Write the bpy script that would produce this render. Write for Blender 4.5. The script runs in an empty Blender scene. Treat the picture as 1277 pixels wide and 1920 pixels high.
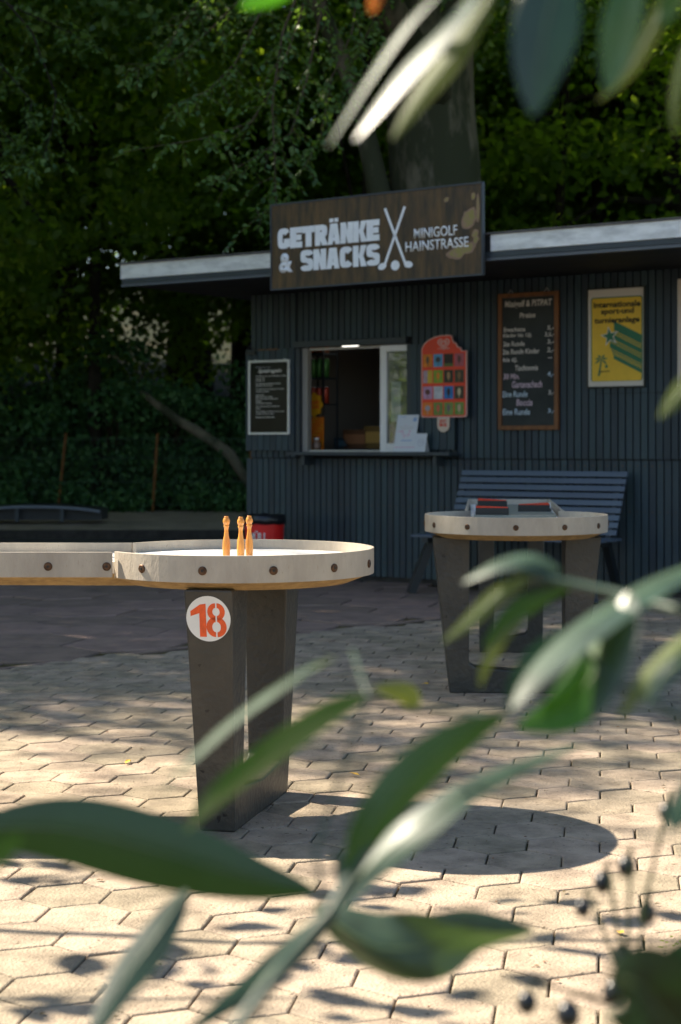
import bpy, bmesh, math, random
import numpy as np
from mathutils import Vector, Matrix, noise
random.seed(7)
R = math.radians
scene = bpy.context.scene
col = scene.collection

# ------------------------------------------------------------------ camera
F, CX, HY, CH = 3100.0, 638.5, 835.0, 1.11      # focal length in photo pixels, centre, horizon, eye height
cam_d = bpy.data.cameras.new('camera'); cam = bpy.data.objects.new('camera', cam_d); col.objects.link(cam)
cam.location = (0, 0, CH); cam.rotation_euler = (R(90), 0, 0)
cam_d.sensor_fit = 'VERTICAL'; cam_d.sensor_height = 36; cam_d.sensor_width = 24
cam_d.lens = F/1920*36; cam_d.shift_y = -(960-HY)/1920
cam_d.clip_start = .05; cam_d.clip_end = 1500
cam_d.dof.use_dof = True; cam_d.dof.focus_distance = 5.0; cam_d.dof.aperture_fstop = 4.6
scene.camera = cam
# ------------------------------------------------------------------ sky and sun
SUN = Vector((-.645, .335, .76)).normalized()
w = bpy.data.worlds.new('World'); scene.world = w; w.use_nodes = True
nt = w.node_tree; nt.nodes.clear()
sky = nt.nodes.new('ShaderNodeTexSky'); sky.sky_type = 'NISHITA'; sky.sun_disc = False
sky.sun_elevation = R(45.8); sky.sun_rotation = math.atan2(-.66, .335)
bg = nt.nodes.new('ShaderNodeBackground'); bg.inputs[1].default_value = .072
wo = nt.nodes.new('ShaderNodeOutputWorld')
nt.links.new(sky.outputs[0], bg.inputs[0]); nt.links.new(bg.outputs[0], wo.inputs[0])
sl = bpy.data.lights.new('sun', 'SUN'); sl.energy = 5.0; sl.angle = R(.53); sl.color = (1, .885, .72)
so = bpy.data.objects.new('sun', sl); col.objects.link(so)
so.rotation_euler = (-SUN).to_track_quat('-Z', 'Y').to_euler(); so.location = (-20, 10, 25)
scene.view_settings.view_transform = 'Standard'; scene.view_settings.look = 'None'
scene.view_settings.exposure = 1.7; scene.view_settings.gamma = 1
scene.cycles.max_bounces = 8; scene.cycles.diffuse_bounces = 4; scene.cycles.transmission_bounces = 6
scene.cycles.transparent_max_bounces = 6
scene.cycles.use_denoising = True
scene.cycles.sample_clamp_indirect = 6

# ------------------------------------------------------------------ frames of reference
def P(px, py, Y):
    return Vector(((px-CX)*Y/F, Y, CH-(py-HY)*Y/F))
KO = Vector((-.765, 14.25, 0)); KT = math.atan(.68)        # front left corner of the kiosk and its turn
KE = Vector((math.cos(KT), -math.sin(KT), 0)); KY = Vector((math.sin(KT), math.cos(KT), 0))
KM = Matrix.Translation(KO) @ Matrix.Rotation(-KT, 4, 'Z')
def K(px, py, wd=0.0):                                      # point seen at a pixel on the plane wd metres before the wall -> (u, z)
    r = Vector(((px-CX)/F, 1, -(py-HY)/F))
    t = (KO.dot(KY)-wd)/r.dot(KY)
    p = Vector((0, 0, CH)) + r*t
    return (p-KO).dot(KE), p.z

# ------------------------------------------------------------------ helpers
def tag(o, label=None, cat=None, group=None, kind=None):
    if label: o['label'] = label
    if cat: o['category'] = cat
    if group: o['group'] = group
    if kind: o['kind'] = kind
    return o
def thing(name, label, cat, loc=(0, 0, 0), rz=0, group=None):
    o = bpy.data.objects.new(name, None); col.objects.link(o)
    o.location = loc; o.rotation_euler = (0, 0, rz); o.empty_display_size = .1
    return tag(o, label, cat, group)
def kthing(name, label, cat, u, wd, z, group=None):         # a thing standing or hanging at the kiosk's front
    return thing(name, label, cat, KM @ Vector((u, -wd, z)), -KT, group)
def copy_tree(o, parent=None):
    c = o.copy(); col.objects.link(c); c.parent = parent
    for ch in list(o.children): copy_tree(ch, c)
    return c

class MB:
    def __init__(s): s.v = []; s.f = []
    def add(s, vs, fs):
        n = len(s.v); s.v += [tuple(x) for x in vs]; s.f += [tuple(i+n for i in f) for f in fs]; return s
    def box(s, x0, x1, y0, y1, z0, z1):
        return s.add([(x0, y0, z0), (x1, y0, z0), (x1, y1, z0), (x0, y1, z0), (x0, y0, z1), (x1, y0, z1), (x1, y1, z1), (x0, y1, z1)],
                     [(0, 3, 2, 1), (4, 5, 6, 7), (0, 1, 5, 4), (1, 2, 6, 5), (2, 3, 7, 6), (3, 0, 4, 7)])
    def bar(s, a, b, wx, wy, up=(0, 0, 1)):
        a = Vector(a); b = Vector(b); d = (b-a).normalized(); up = Vector(up)
        if abs(d.dot(up)) > .98: up = Vector((0, 1, 0))
        x = d.cross(up).normalized(); y = x.cross(d)
        vs = [p+x*i*wx/2+y*j*wy/2 for p in (a, b) for i, j in ((-1, -1), (1, -1), (1, 1), (-1, 1))]
        return s.add(vs, [(0, 1, 2, 3), (7, 6, 5, 4), (0, 4, 5, 1), (1, 5, 6, 2), (2, 6, 7, 3), (3, 7, 4, 0)])
    def tube(s, pts, rad, n=8, cap=True):
        pts = [Vector(p) for p in pts]
        if not hasattr(rad, '__len__'): rad = [rad]*len(pts)
        x = None; vs = []
        for i, p in enumerate(pts):
            d = (pts[min(i+1, len(pts)-1)]-pts[max(i-1, 0)]).normalized()
            if x is None: x = d.orthogonal().normalized()
            else: x = (x-d*x.dot(d)).normalized()
            y = d.cross(x)
            vs += [p+(x*math.cos(2*math.pi*k/n)+y*math.sin(2*math.pi*k/n))*rad[i] for k in range(n)]
        fs = [(i*n+k, i*n+(k+1) % n, (i+1)*n+(k+1) % n, (i+1)*n+k) for i in range(len(pts)-1) for k in range(n)]
        if cap: fs += [tuple(range(n))[::-1], tuple((len(pts)-1)*n+k for k in range(n))]
        return s.add(vs, fs)
    def lathe(s, prof, c=(0, 0, 0), n=24):
        vs = []; c = Vector(c)
        for r, z in prof: vs += [c+Vector((r*math.cos(2*math.pi*k/n), r*math.sin(2*math.pi*k/n), z)) for k in range(n)]
        fs = [(i*n+k, i*n+(k+1) % n, (i+1)*n+(k+1) % n, (i+1)*n+k) for i in range(len(prof)-1) for k in range(n)]
        fs += [tuple(range(n))[::-1], tuple((len(prof)-1)*n+k for k in range(n))]
        return s.add(vs, fs)
    def prism(s, poly, y0, y1, M=None):                     # polygon in (x, z), extruded along y (y0 is the front)
        n = len(poly)
        a = sum(poly[i][0]*poly[(i+1) % n][1]-poly[(i+1) % n][0]*poly[i][1] for i in range(n))
        if a < 0: poly = poly[::-1]
        vs = [Vector((x, y0, z)) for x, z in poly]+[Vector((x, y1, z)) for x, z in poly]
        if M: vs = [M @ v for v in vs]
        return s.add(vs, [tuple(range(n)), tuple(range(2*n-1, n-1, -1))]+[(i, n+i, n+(i+1) % n, (i+1) % n) for i in range(n)])
    def build(s, name, mat, parent=None, smooth=False, bevel=0, loc=None):
        me = bpy.data.meshes.new(name); me.from_pydata(s.v, [], s.f); me.update()
        me.materials.append(mat)
        if smooth: me.polygons.foreach_set('use_smooth', [True]*len(me.polygons))
        o = bpy.data.objects.new(name, me); col.objects.link(o); o.parent = parent
        if loc: o.location = loc
        if bevel:
            m = o.modifiers.new('b', 'BEVEL'); m.width = bevel; m.segments = 2; m.limit_method = 'ANGLE'; m.angle_limit = R(35)
        return o
def np_mesh(name, V, Fq, mat, parent=None, smooth=False):
    me = bpy.data.meshes.new(name)
    V = np.asarray(V, dtype=np.float32); Fq = np.asarray(Fq, dtype=np.int32); k = Fq.shape[1]
    me.vertices.add(len(V)); me.vertices.foreach_set('co', V.ravel())
    me.loops.add(Fq.size); me.loops.foreach_set('vertex_index', Fq.ravel())
    me.polygons.add(len(Fq)); me.polygons.foreach_set('loop_start', np.arange(len(Fq), dtype=np.int32)*k)
    me.update(calc_edges=True); me.materials.append(mat)
    if smooth: me.polygons.foreach_set('use_smooth', [True]*len(me.polygons))
    o = bpy.data.objects.new(name, me); col.objects.link(o); o.parent = parent
    return o
def text(body, w, h, mat, parent, at, bold=0.0, y=-.004, shear=0, name='lettering', keep=False, rot=0, depth=.0015, left=False):
    """lettering fitted into a box w x h centred at (x, z) on the front plane y of its parent"""
    cu = bpy.data.curves.new('t', 'FONT'); cu.body = body; cu.align_x = 'CENTER'; cu.offset = bold; cu.shear = shear; cu.size = 1
    cu.space_line = .9; cu.resolution_u = 3
    ob = bpy.data.objects.new('t', cu); col.objects.link(ob)
    dg = bpy.context.evaluated_depsgraph_get(); dg.update()
    me = bpy.data.meshes.new_from_object(ob.evaluated_get(dg)); bpy.data.objects.remove(ob); bpy.data.curves.remove(cu)
    n = len(me.vertices); co = np.zeros(n*3); me.vertices.foreach_get('co', co); co = co.reshape(-1, 3)
    lo, hi = co.min(0), co.max(0); sz = hi-lo
    c = (lo+hi)/2; sx = w/sz[0]; s_z = h/sz[1] if h else sx
    if keep: sx = s_z = min(sx, s_z)
    x = (co[:, 0]-c[0])*sx; z = (co[:, 1]-c[1])*s_z
    if left: x = x+sz[0]*sx/2
    cr, sr = math.cos(rot), math.sin(rot)
    out = np.stack([x*cr-z*sr+at[0], np.full(n, 0.0)+y, x*sr+z*cr+at[1]], 1)
    me.vertices.foreach_set('co', out.ravel()); me.materials.clear(); me.materials.append(mat); me.update()
    bm = bmesh.new(); bm.from_mesh(me)
    g = bmesh.ops.extrude_face_region(bm, geom=bm.faces[:])
    bmesh.ops.translate(bm, vec=(0, -depth, 0), verts=[v for v in g['geom'] if isinstance(v, bmesh.types.BMVert)])
    bmesh.ops.recalc_face_normals(bm, faces=bm.faces); bm.to_mesh(me); bm.free()
    me.name = name
    o = bpy.data.objects.new(name, me); col.objects.link(o); o.parent = parent
    return o

# ------------------------------------------------------------------ materials
def mat(name, c, rough=.6, spec=.5, metal=0.0, var=0.0, nscale=8, bump=0.0, bscale=60, c2=None, stretch=(1, 1, 1), island=0.0,
        transl=0.0, tc=None, coat=0.0, speck=None, coords='Object', thresh=(.4, .65)):
    m = bpy.data.materials.new(name); m.use_nodes = True; t = m.node_tree; N = t.nodes; L = t.links
    b = N['Principled BSDF']; b.inputs['Roughness'].default_value = rough
    b.inputs['Specular IOR Level'].default_value = spec; b.inputs['Metallic'].default_value = metal
    b.inputs['Coat Weight'].default_value = coat
    c = tuple(c)+(1,)
    tcn = N.new('ShaderNodeTexCoord'); mp = N.new('ShaderNodeMapping'); mp.inputs['Scale'].default_value = stretch
    L.new(tcn.outputs[coords], mp.inputs[0])
    out = None
    if c2 is not None or var:
        n = N.new('ShaderNodeTexNoise'); n.inputs['Scale'].default_value = nscale; n.inputs['Detail'].default_value = 6
        n.inputs['Roughness'].default_value = .65; L.new(mp.outputs[0], n.inputs[0])
        r = N.new('ShaderNodeValToRGB'); r.color_ramp.elements[0].position = thresh[0]; r.color_ramp.elements[1].position = thresh[1]
        r.color_ramp.elements[0].color = c
        r.color_ramp.elements[1].color = (tuple(c2)+(1,)) if c2 is not None else tuple(x*(1+var) for x in c[:3])+(1,)
        if var and c2 is None: r.color_ramp.elements[0].color = tuple(x*(1-var) for x in c[:3])+(1,)
        L.new(n.outputs[0], r.inputs[0]); out = r.outputs[0]
    if island:
        g = N.new('ShaderNodeNewGeometry'); h = N.new('ShaderNodeHueSaturation')
        mr = N.new('ShaderNodeMapRange'); mr.inputs[3].default_value = 1-island; mr.inputs[4].default_value = 1+island
        L.new(g.outputs['Random Per Island'], mr.inputs[0]); L.new(mr.outputs[0], h.inputs['Value'])
        mr2 = N.new('ShaderNodeMapRange'); mr2.inputs[3].default_value = .5+.05*island; mr2.inputs[4].default_value = .5-.07*island
        L.new(g.outputs['Random Per Island'], mr2.inputs[0]); L.new(mr2.outputs[0], h.inputs['Hue'])
        if out: L.new(out, h.inputs['Color'])
        else: h.inputs['Color'].default_value = c
        out = h.outputs[0]
    if speck:
        n = N.new('ShaderNodeTexNoise'); n.inputs['Scale'].default_value = speck[1]; n.inputs['Detail'].default_value = 3
        L.new(mp.outputs[0], n.inputs[0])
        r = N.new('ShaderNodeValToRGB'); r.color_ramp.elements[0].position = speck[2]; r.color_ramp.elements[1].position = speck[2]+.03
        L.new(n.outputs[0], r.inputs[0]); mx = N.new('ShaderNodeMix'); mx.data_type = 'RGBA'
        L.new(r.outputs[0], mx.inputs[0])
        if out: L.new(out, mx.inputs[6])
        else: mx.inputs[6].default_value = c
        mx.inputs[7].default_value = tuple(speck[0])+(1,); out = mx.outputs[2]
    if out: L.new(out, b.inputs['Base Color'])
    else: b.inputs['Base Color'].default_value = c
    if bump:
        n = N.new('ShaderNodeTexNoise'); n.inputs['Scale'].default_value = bscale; n.inputs['Detail'].default_value = 5; L.new(mp.outputs[0], n.inputs[0])
        bp = N.new('ShaderNodeBump'); bp.inputs['Strength'].default_value = bump; bp.inputs['Distance'].default_value = .01
        L.new(n.outputs[0], bp.inputs['Height']); L.new(bp.outputs[0], b.inputs['Normal'])
    if transl:
        tr = N.new('ShaderNodeBsdfTranslucent'); ms = N.new('ShaderNodeMixShader'); ms.inputs[0].default_value = transl
        if tc is None and out: L.new(out, tr.inputs[0])
        else: tr.inputs[0].default_value = tuple(tc or c[:3])+(1,)
        L.new(b.outputs[0], ms.inputs[1]); L.new(tr.outputs[0], ms.inputs[2]); L.new(ms.outputs[0], N['Material Output'].inputs[0])
    return m
def plain(name, c, rough=.6, **k): return mat(name, c, rough, **k)
M_paver = mat('paver', (.34, .276, .20), .8, .25, c2=(.14, .112, .08), nscale=8, island=.17, bump=.6, bscale=120, speck=((.13, .10, .065), 55, .66), thresh=(.40, .74))
M_slab = mat('slab', (.27, .19, .15), .9, .15, c2=(.19, .135, .11), nscale=5, island=.12, bump=.35, bscale=90)
M_joint = mat('joint', (.07, .05, .03), .95, .1, c2=(.13, .13, .035), nscale=9, bump=.8, bscale=200)
M_soil = mat('soil', (.05, .04, .03), .95, .1, c2=(.09, .07, .05), nscale=2, bump=.6, bscale=40)
M_asph = mat('asphalt', (.055, .052, .05), .9, .2, var=.25, nscale=5, bump=.4, bscale=150)
M_gravel = mat('gravel', (.40, .32, .25), .95, .1, c2=(.26, .21, .165), nscale=3, bump=.7, bscale=60, speck=((.26, .22, .19), 60, .62))
M_kerb = mat('kerbstone', (.05, .045, .04), .9, .2, var=.3)
M_cement = mat('fibre_cement', (.44, .385, .31), .45, .5, c2=(.32, .275, .22), nscale=4, stretch=(2.5, 2.5, 1), bump=.15, bscale=70, speck=((.36, .30, .23), 45, .68), thresh=(.35, .7))
M_play = mat('playing_surface', (.75, .73, .68), .45, .5, var=.08, nscale=4)
M_under = mat('chipboard', (.42, .28, .12), .8, .3, c2=(.28, .18, .08), nscale=18, stretch=(1, 1, 3), bump=.8, bscale=50)
M_conc = mat('dark_concrete', (.036, .034, .029), .42, .5, c2=(.062, .055, .042), thresh=(.45, .7), nscale=4, bump=.35, bscale=45, speck=((.012, .011, .01), 30, .69))
M_bolt = mat('bolt_rust', (.10, .05, .025), .5, .5, metal=.6, var=.4, nscale=90)
M_boltd = plain('bolt_dark', (.012, .01, .008), .6)
M_white = mat('white_paint', (.78, .76, .71), .5, var=.05)
M_orange = mat('orange_paint', (.80, .10, .015), .55, var=.1, nscale=60, speck=((.3, .2, .15), 120, .75))
M_pin = mat('pin_wood', (.62, .25, .03), .32, .5, c2=(.44, .155, .018), nscale=14, stretch=(8, 8, 1), coat=.4)
M_clad = mat('grey_blue_cladding', (.028, .050, .066), .5, .45, island=.22, c2=(.019, .036, .049), nscale=3, bump=.15, bscale=60, stretch=(3, 3, .5))
M_backing = plain('dark_gap', (.008, .010, .011), .8)
M_trim = mat('trim_paint', (.032, .045, .056), .45, .5, var=.12, nscale=5)
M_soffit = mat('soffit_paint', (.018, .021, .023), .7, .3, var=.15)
M_zinc = mat('zinc_flashing', (.80, .81, .82), .42, .5, metal=.25, c2=(.55, .56, .57), nscale=5, stretch=(1, 1, 3), bump=.15, bscale=8)
M_lip = mat('roof_edge', (.09, .085, .08), .6, var=.2)
M_signw = mat('sign_wood', (.030, .018, .009), .4, .5, c2=(.15, .08, .025), nscale=4, stretch=(5, 5, .8), bump=.4, bscale=30, thresh=(.38, .75))
M_signf = mat('sign_edge', (.05, .06, .07), .5, .4)
M_signt = mat('sign_letter', (.88, .90, .92), .5, var=.05)
M_patch = mat('peeled_patch', (.27, .24, .07), .8, c2=(.30, .20, .13), nscale=25)
M_patch2 = mat('peeled_edge', (.28, .18, .12), .8, var=.2)
M_pvc = mat('white_frame', (.52, .49, .44), .4, .5, var=.03)
M_alu = mat('aluminium', (.62, .64, .66), .35, .5, metal=.35, var=.04)
M_bb = mat('board_black', (.006, .012, .009), .12, .08, var=.3, nscale=3)
M_chalkb = mat('chalkboard', (.022, .028, .028), .6, .3, c2=(.040, .046, .045), nscale=3)
M_chalk = mat('chalk', (.78, .72, .66), .9, .1, var=.25, nscale=60)
M_chalkp = mat('chalk_pink', (.72, .56, .66), .9, .1, var=.2, nscale=60)
M_chalkbl = mat('chalk_blue', (.56, .68, .80), .9, .1, var=.2, nscale=60)
M_wframe = mat('brown_frame', (.21, .085, .028), .5, .4, c2=(.14, .055, .02), nscale=20, stretch=(1, 1, .2))
M_print = plain('poster_paper', (.62, .57, .50), .5)
M_yel = mat('poster_yellow', (.74, .47, .02), .45, var=.05)
M_grn = plain('poster_green', (.01, .14, .06), .45)
M_ink = plain('ink_dark', (.02, .025, .02), .5)
M_red = mat('sign_red', (.78, .045, .010), .35, .5, var=.04)
M_pink = plain('sign_rim', (.70, .42, .38), .4)
M_stick = plain('stick_cream', (.66, .52, .42), .5)
M_paper = plain('paper', (.66, .68, .72), .6)
M_bin = mat('bin_red', (.80, .015, .012), .45, .5, var=.05)
M_bag = mat('bin_bag', (.012, .012, .014), .28, .6, bump=.6, bscale=22)
M_bench = mat('bench_paint', (.085, .115, .165), .38, .5, island=.12, var=.1, nscale=4, stretch=(.4, 3, 3))
M_dark = plain('dark_metal', (.02, .024, .028), .5)
M_bark = mat('beech_bark', (.17, .15, .11), .9, .2, c2=(.055, .06, .035), nscale=2.2, bump=1, bscale=6, stretch=(1, 1, .35), thresh=(.43, .52))
M_barkd = mat('dark_bark', (.03, .025, .02), .95, .1, var=.3, nscale=4, bump=.8, bscale=14)
M_twig = mat('twig', (.07, .05, .03), .85, .2)
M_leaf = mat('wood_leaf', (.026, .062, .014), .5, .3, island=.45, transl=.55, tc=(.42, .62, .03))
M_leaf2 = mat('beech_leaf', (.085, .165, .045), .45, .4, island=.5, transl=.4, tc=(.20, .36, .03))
M_leafdry = mat('dry_leaf', (.22, .09, .03), .7, .2, island=.4, transl=.3)
M_ivy = mat('ivy_leaf', (.065, .17, .06), .5, .3, island=.45, transl=.25, tc=(.10, .24, .03))
M_rust = mat('rust', (.20, .09, .03), .8, .2, var=.3, nscale=30)
M_wire = plain('wire_green', (.03, .07, .045), .6)

# ------------------------------------------------------------------ setting: ground and pavements
MB().add([(-300, -300, -.06), (300, -300, -.06), (300, 300, -.06), (-300, 300, -.06)], [(0, 1, 2, 3)]).build('ground', M_soil)['kind'] = 'structure'
LA = Vector((-1.70, 8.25)); LD = Vector((1, 1.04)).normalized()
def side(x, y): return (x-LA.x)*LD.y-(y-LA.y)*LD.x          # >0: near side, small hexagons
def hexes(name, W, rot, keep, x0, x1, y0, y1, gap, bev, m, jit=.0012):
    Rr = W/math.sqrt(3); V = []; Fs = []; Fq = []
    c, s = math.cos(rot), math.sin(rot); n = int(max(x1-x0, y1-y0)/W*1.1)+6; cx, cy = (x0+x1)/2, (y0+y1)/2
    b = MB(); rnd = random.Random(3)
    for j in range(-n, n):
        for i in range(-n, n):
            lx = (i+.5*(j % 2))*W; ly = j*W*.8660254
            x = cx+lx*c-ly*s; y = cy+lx*s+ly*c
            if not (x0 < x < x1 and y0 < y < y1) or not keep(x, y): continue
            tz = rnd.gauss(0, jit); ax = rnd.gauss(0, .006); ay = rnd.gauss(0, .006); ta = rnd.gauss(0, .006)+rot
            dx = rnd.gauss(0, .0006); dy = rnd.gauss(0, .0006)
            vs = []
            for rr, dz in ((Rr-gap-bev, 0), (Rr-gap-bev*.35, -bev*.28), (Rr-gap, -bev*.9), (Rr-gap, -.05)):
                for k in range(6):
                    a = ta+R(30+60*k); px, py = rr*math.cos(a), rr*math.sin(a)
                    vs.append((x+dx+px, y+dy+py, tz+dz+px*ax+py*ay))
            fs = [(0, 1, 2, 3, 4, 5)]+[(q*6+k, (q+1)*6+k, (q+1)*6+(k+1) % 6, q*6+(k+1) % 6) for q in range(3) for k in range(6)]
            b.add(vs, fs)
    o = b.build(name, m); o['kind'] = 'structure'; return o
def in_kiosk(x, y): return (Vector((x, y, 0))-KO).dot(KY) > -.05 and (Vector((x, y, 0))-KO).dot(KE) > -.05
hexes('paving', .2, R(-9), lambda x, y: side(x, y) > .06 and not in_kiosk(x, y), -4.5, 7.5, 1.2, 14, .0021, .0055, M_paver)
hexes('slab_paving', .62, R(-14), lambda x, y: side(x, y) < -.33 and not in_kiosk(x, y), -9, 3.5, 4, 17.5, .007, .008, M_slab, .002)
MB().add([(-14, -2, -.014), (14, -2, -.014), (14, 17.8, -.014), (-14, 17.8, -.014)], [(0, 1, 2, 3)]).build('paving_bed', M_joint)['kind'] = 'structure'
e = MB(); p0 = LA-LD*4; p1 = LA+LD*6.2                    # narrow edging stone between the two pavings
e.bar((p0.x, p0.y, -.03), (p1.x, p1.y, -.03), .055, .056); e.build('paving_edge', M_slab, bevel=.004)['kind'] = 'structure'
MB().add([(-30, 17.8, -.02), (30, 17.8, -.02), (30, 20, -.02), (-30, 20, -.02)], [(0, 1, 2, 3)]).build('path', M_asph)['kind'] = 'structure'
MB().box(-30, 14, 20, 20.15, -.05, .08).build('kerb', M_kerb)['kind'] = 'structure'
g = MB(); nx, ny = 60, 9; vs = []
for j in range(ny+1):
    for i in range(nx+1):
        x = -30+i*60/nx; y = 20.15+j*1.0; z = .07+.05*min(1, (y-20.15)/4)+max(0, y-25)*.05
        vs.append((x, y, z+.03*noise.noise(Vector((x*.7, y*.7, 0)))*(j > 0)))
g.add(vs, [(j*(nx+1)+i, j*(nx+1)+i+1, (j+1)*(nx+1)+i+1, (j+1)*(nx+1)+i) for j in range(ny) for i in range(nx)])
g.build('gravel_terrace', M_gravel, smooth=True)['kind'] = 'structure'
g = MB(); nx, ny = 50, 20
g.add([(-100+200*i/nx, 29+j*4.0, -.05+10*(1-math.exp(-j*.16))+j*.25*0+.5*noise.noise(Vector((i*.5, j*.5, 3)))*(j > 0)) for j in range(ny+1) for i in range(nx+1)],
      [(j*(nx+1)+i, j*(nx+1)+i+1, (j+1)*(nx+1)+i+1, (j+1)*(nx+1)+i) for j in range(ny) for i in range(nx)])
g.build('hillside', mat('forest_floor', (.012, .018, .008), .95, .1, c2=(.03, .028, .014), nscale=.8, bump=.8, bscale=5), smooth=True)['kind'] = 'structure'

# ------------------------------------------------------------------ kiosk
kiosk = thing('kiosk', 'dark blue-grey timber kiosk with a serving window and flat overhanging roof', 'kiosk', KO, -KT)
L_U = 5.6; ZT = 2.40; PIT = .06
wx0, wz0 = K(568, 848); wx1, wz1 = K(766, 645)
def boards(mb, u0, u1, z0, z1, y, th=.018, pit=PIT, gap=.011, rnd=random.Random(5)):
    u = u0
    while u < u1-.01:
        e2 = min(u+pit, u1)
        mb.box(u+gap/2, e2-gap/2, y-th+rnd.uniform(0, .0025), y, z0+rnd.uniform(0, .002), z1-rnd.uniform(0, .002)); u = e2
b = MB()
lowz = K(600, 858)[1]
boards(b, -.03, L_U, .04, lowz-.01, -.022)                                   # lower field
boards(b, 0, wx0-.045, lowz, ZT, 0); boards(b, wx1+.045, L_U, lowz, ZT, 0); boards(b, wx0-.045, wx1+.045, wz1+.06, ZT, 0)
b.build('wall_cladding', M_clad, kiosk)
b = MB()
b.box(0, wx0-.02, .001, .06, 0, ZT); b.box(wx1+.02, L_U, .001, .06, 0, ZT); b.box(wx0-.02, wx1+.02, .001, .06, 0, wz0-.02); b.box(wx0-.02, wx1+.02, .001, .06, wz1+.02, ZT)
b.box(-.028, L_U, -.0215, -.0005, .05, lowz-.012)
b.build('wall', M_backing, kiosk)
DEP = 2.7
b = MB(); b.box(0, .06, .061, DEP, 0, ZT); b.box(L_U-.06, L_U, .061, DEP, 0, ZT)
bu0, bz0 = K(622, 842, -DEP); bu1, bz1 = K(752, 688, -DEP)
b.box(.061, bu0, DEP-.06, DEP, 0, ZT); b.box(bu1, L_U-.061, DEP-.06, DEP, 0, ZT); b.box(bu0, bu1, DEP-.06, DEP, 0, bz0); b.box(bu0, bu1, DEP-.06, DEP, bz1, ZT)
b.build('inner_wall', plain('inner_wall', (.36, .33, .29), .8), kiosk)
MB().box(.06, L_U-.06, .061, DEP-.061, .03, .06).build('kiosk_floor', M_kerb, kiosk)
MB().box(.061, L_U-.061, .061, DEP-.061, 2.32, 2.34).build('inner_ceiling', plain('ceil', (.20, .19, .17), .8), kiosk)
b = MB(); t_ = .055
b.box(bu0, bu1, DEP-.10, DEP-.061, bz1-t_, bz1); b.box(bu0, bu0+t_, DEP-.10, DEP-.061, bz0, bz1-t_); b.box(bu1-t_, bu1, DEP-.10, DEP-.061, bz0, bz1-t_)
b.build('rear_window_frame', M_pvc, kiosk)
b = MB(); rn = random.Random(8)
for zz_ in (.16, .62, lowz-.05):
    for k in range(int((L_U-.1)/PIT)):
        u = k*PIT+rn.uniform(-.004, .004); b.lathe([(.0042, 0), (.003, .0015), (.0005, .002)], (0, 0, 0), 6)
        for q_ in range(18): v = b.v[-18+q_]; b.v[-18+q_] = (v[0]+u, -.0425-v[2], v[1]+zz_)
o = b.build('nail', M_rust, kiosk); o['kind'] = 'stuff'
us_ = K(1120, 735, .02)[0]; MB().box(us_, us_+.75, -.0235, -.0185, K(1200, 736, .02)[1]-.004, K(1200, 736, .02)[1]).build('board_seam', M_backing, kiosk)
# footing
MB().box(-.02, L_U, -.015, DEP, -.05, .045).build('footing', M_kerb, kiosk)
# roof
OV = 1.28; rl = K(226, 530, OV)[0]
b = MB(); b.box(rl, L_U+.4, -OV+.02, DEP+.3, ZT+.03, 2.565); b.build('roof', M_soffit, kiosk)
b = MB(); nB = 14
for i in range(nB):
    y0 = -OV+.03+i*(DEP+OV)/nB; b.box(rl+.01, L_U+.39, y0+.003, y0+(DEP+OV)/nB-.003, ZT+.005, ZT+.029)
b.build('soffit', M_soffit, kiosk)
sgn_u0, _ = K(512, 450, OV+.05); sgn_u1, _ = K(913, 450, OV+.05)
b = MB()
for q_ in ((rl, sgn_u0+.3, -OV-.002, -OV+.019), (sgn_u1, L_U+.4, -OV-.002, -OV+.019), (rl-.002, rl+.01, -OV+.02, DEP+.3)): MB().box(*q_, 2.455, 2.572).build('fascia_flashing', M_zinc, kiosk, bevel=.003)
MB().box(rl-.02, L_U+.4, -OV-.018, DEP+.32, 2.573, 2.586).build('roof_edge', M_lip, kiosk)
b = MB(); b.box(rl+.01, L_U+.4, -OV+.004, -OV+.028, 2.418, 2.453); b.box(rl+.01, L_U+.4, -OV+.012, -OV+.03, 2.412, 2.4175)
b.build('fascia_board', M_trim, kiosk)
MB().box(rl+.01, L_U+.4, -OV-.004, -OV+.028, 2.392, 2.411).build('drip_batten', mat('drip', (.085, .10, .12), .4, .5), kiosk)
lu, _ = K(618, 551, .75); lz = ZT+.004
MB().lathe([(.05, lz), (.10, lz), (.105, lz-.012), (.095, lz-.028), (.05, lz-.034), (.01, lz-.035)], (lu, -.75, 0)).build('soffit_lamp', M_alu, kiosk, smooth=True)
# window: lintel, reveals, frame, sliding sash, counter
b = MB(); a0 = K(557, 640)[0]; a1 = K(768, 640)[0]
b.box(a0, a1, -.06, -.0185, wz1+.004, wz1+.055); b.build('lintel', M_trim, kiosk, bevel=.003)
MB().box(wx0-.04, wx0-.002, -.05, .10, wz0, wz1).build('window_reveal', M_trim, kiosk); MB().box(wx1+.002, wx1+.04, -.03, .10, wz0, wz1).build('window_reveal', M_trim, kiosk)
b = MB(); fx = K(579, 700)[0]
b.box(fx-.005, wx1-.001, .01, .05, wz1-.022, wz1-.001); b.box(fx-.005, wx1, .01, .05, wz0, wz0+.02)
wf = b.build('window_frame', M_pvc, kiosk, bevel=.002); MB().box(wx0, fx-.005, -.01, .045, wz0, wz1-.001).build('window_frame', plain('frame_grey', (.30, .28, .25), .5), kiosk, bevel=.002)
sx0 = K(714, 700)[0]; sx1 = K(768, 700)[0]; b = MB(); q = .062
b.box(sx0, sx0+q, -.012, .03, wz0+.004, wz1-.004); b.box(sx0+q, sx1, -.012, .03, wz1-.055, wz1-.004); b.box(sx0+q, sx1, -.012, .03, wz0+.004, wz0+.075)
sash = b.build('sliding_sash', mat('sash_white', (.85, .84, .82), .4), kiosk, bevel=.003)
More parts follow.
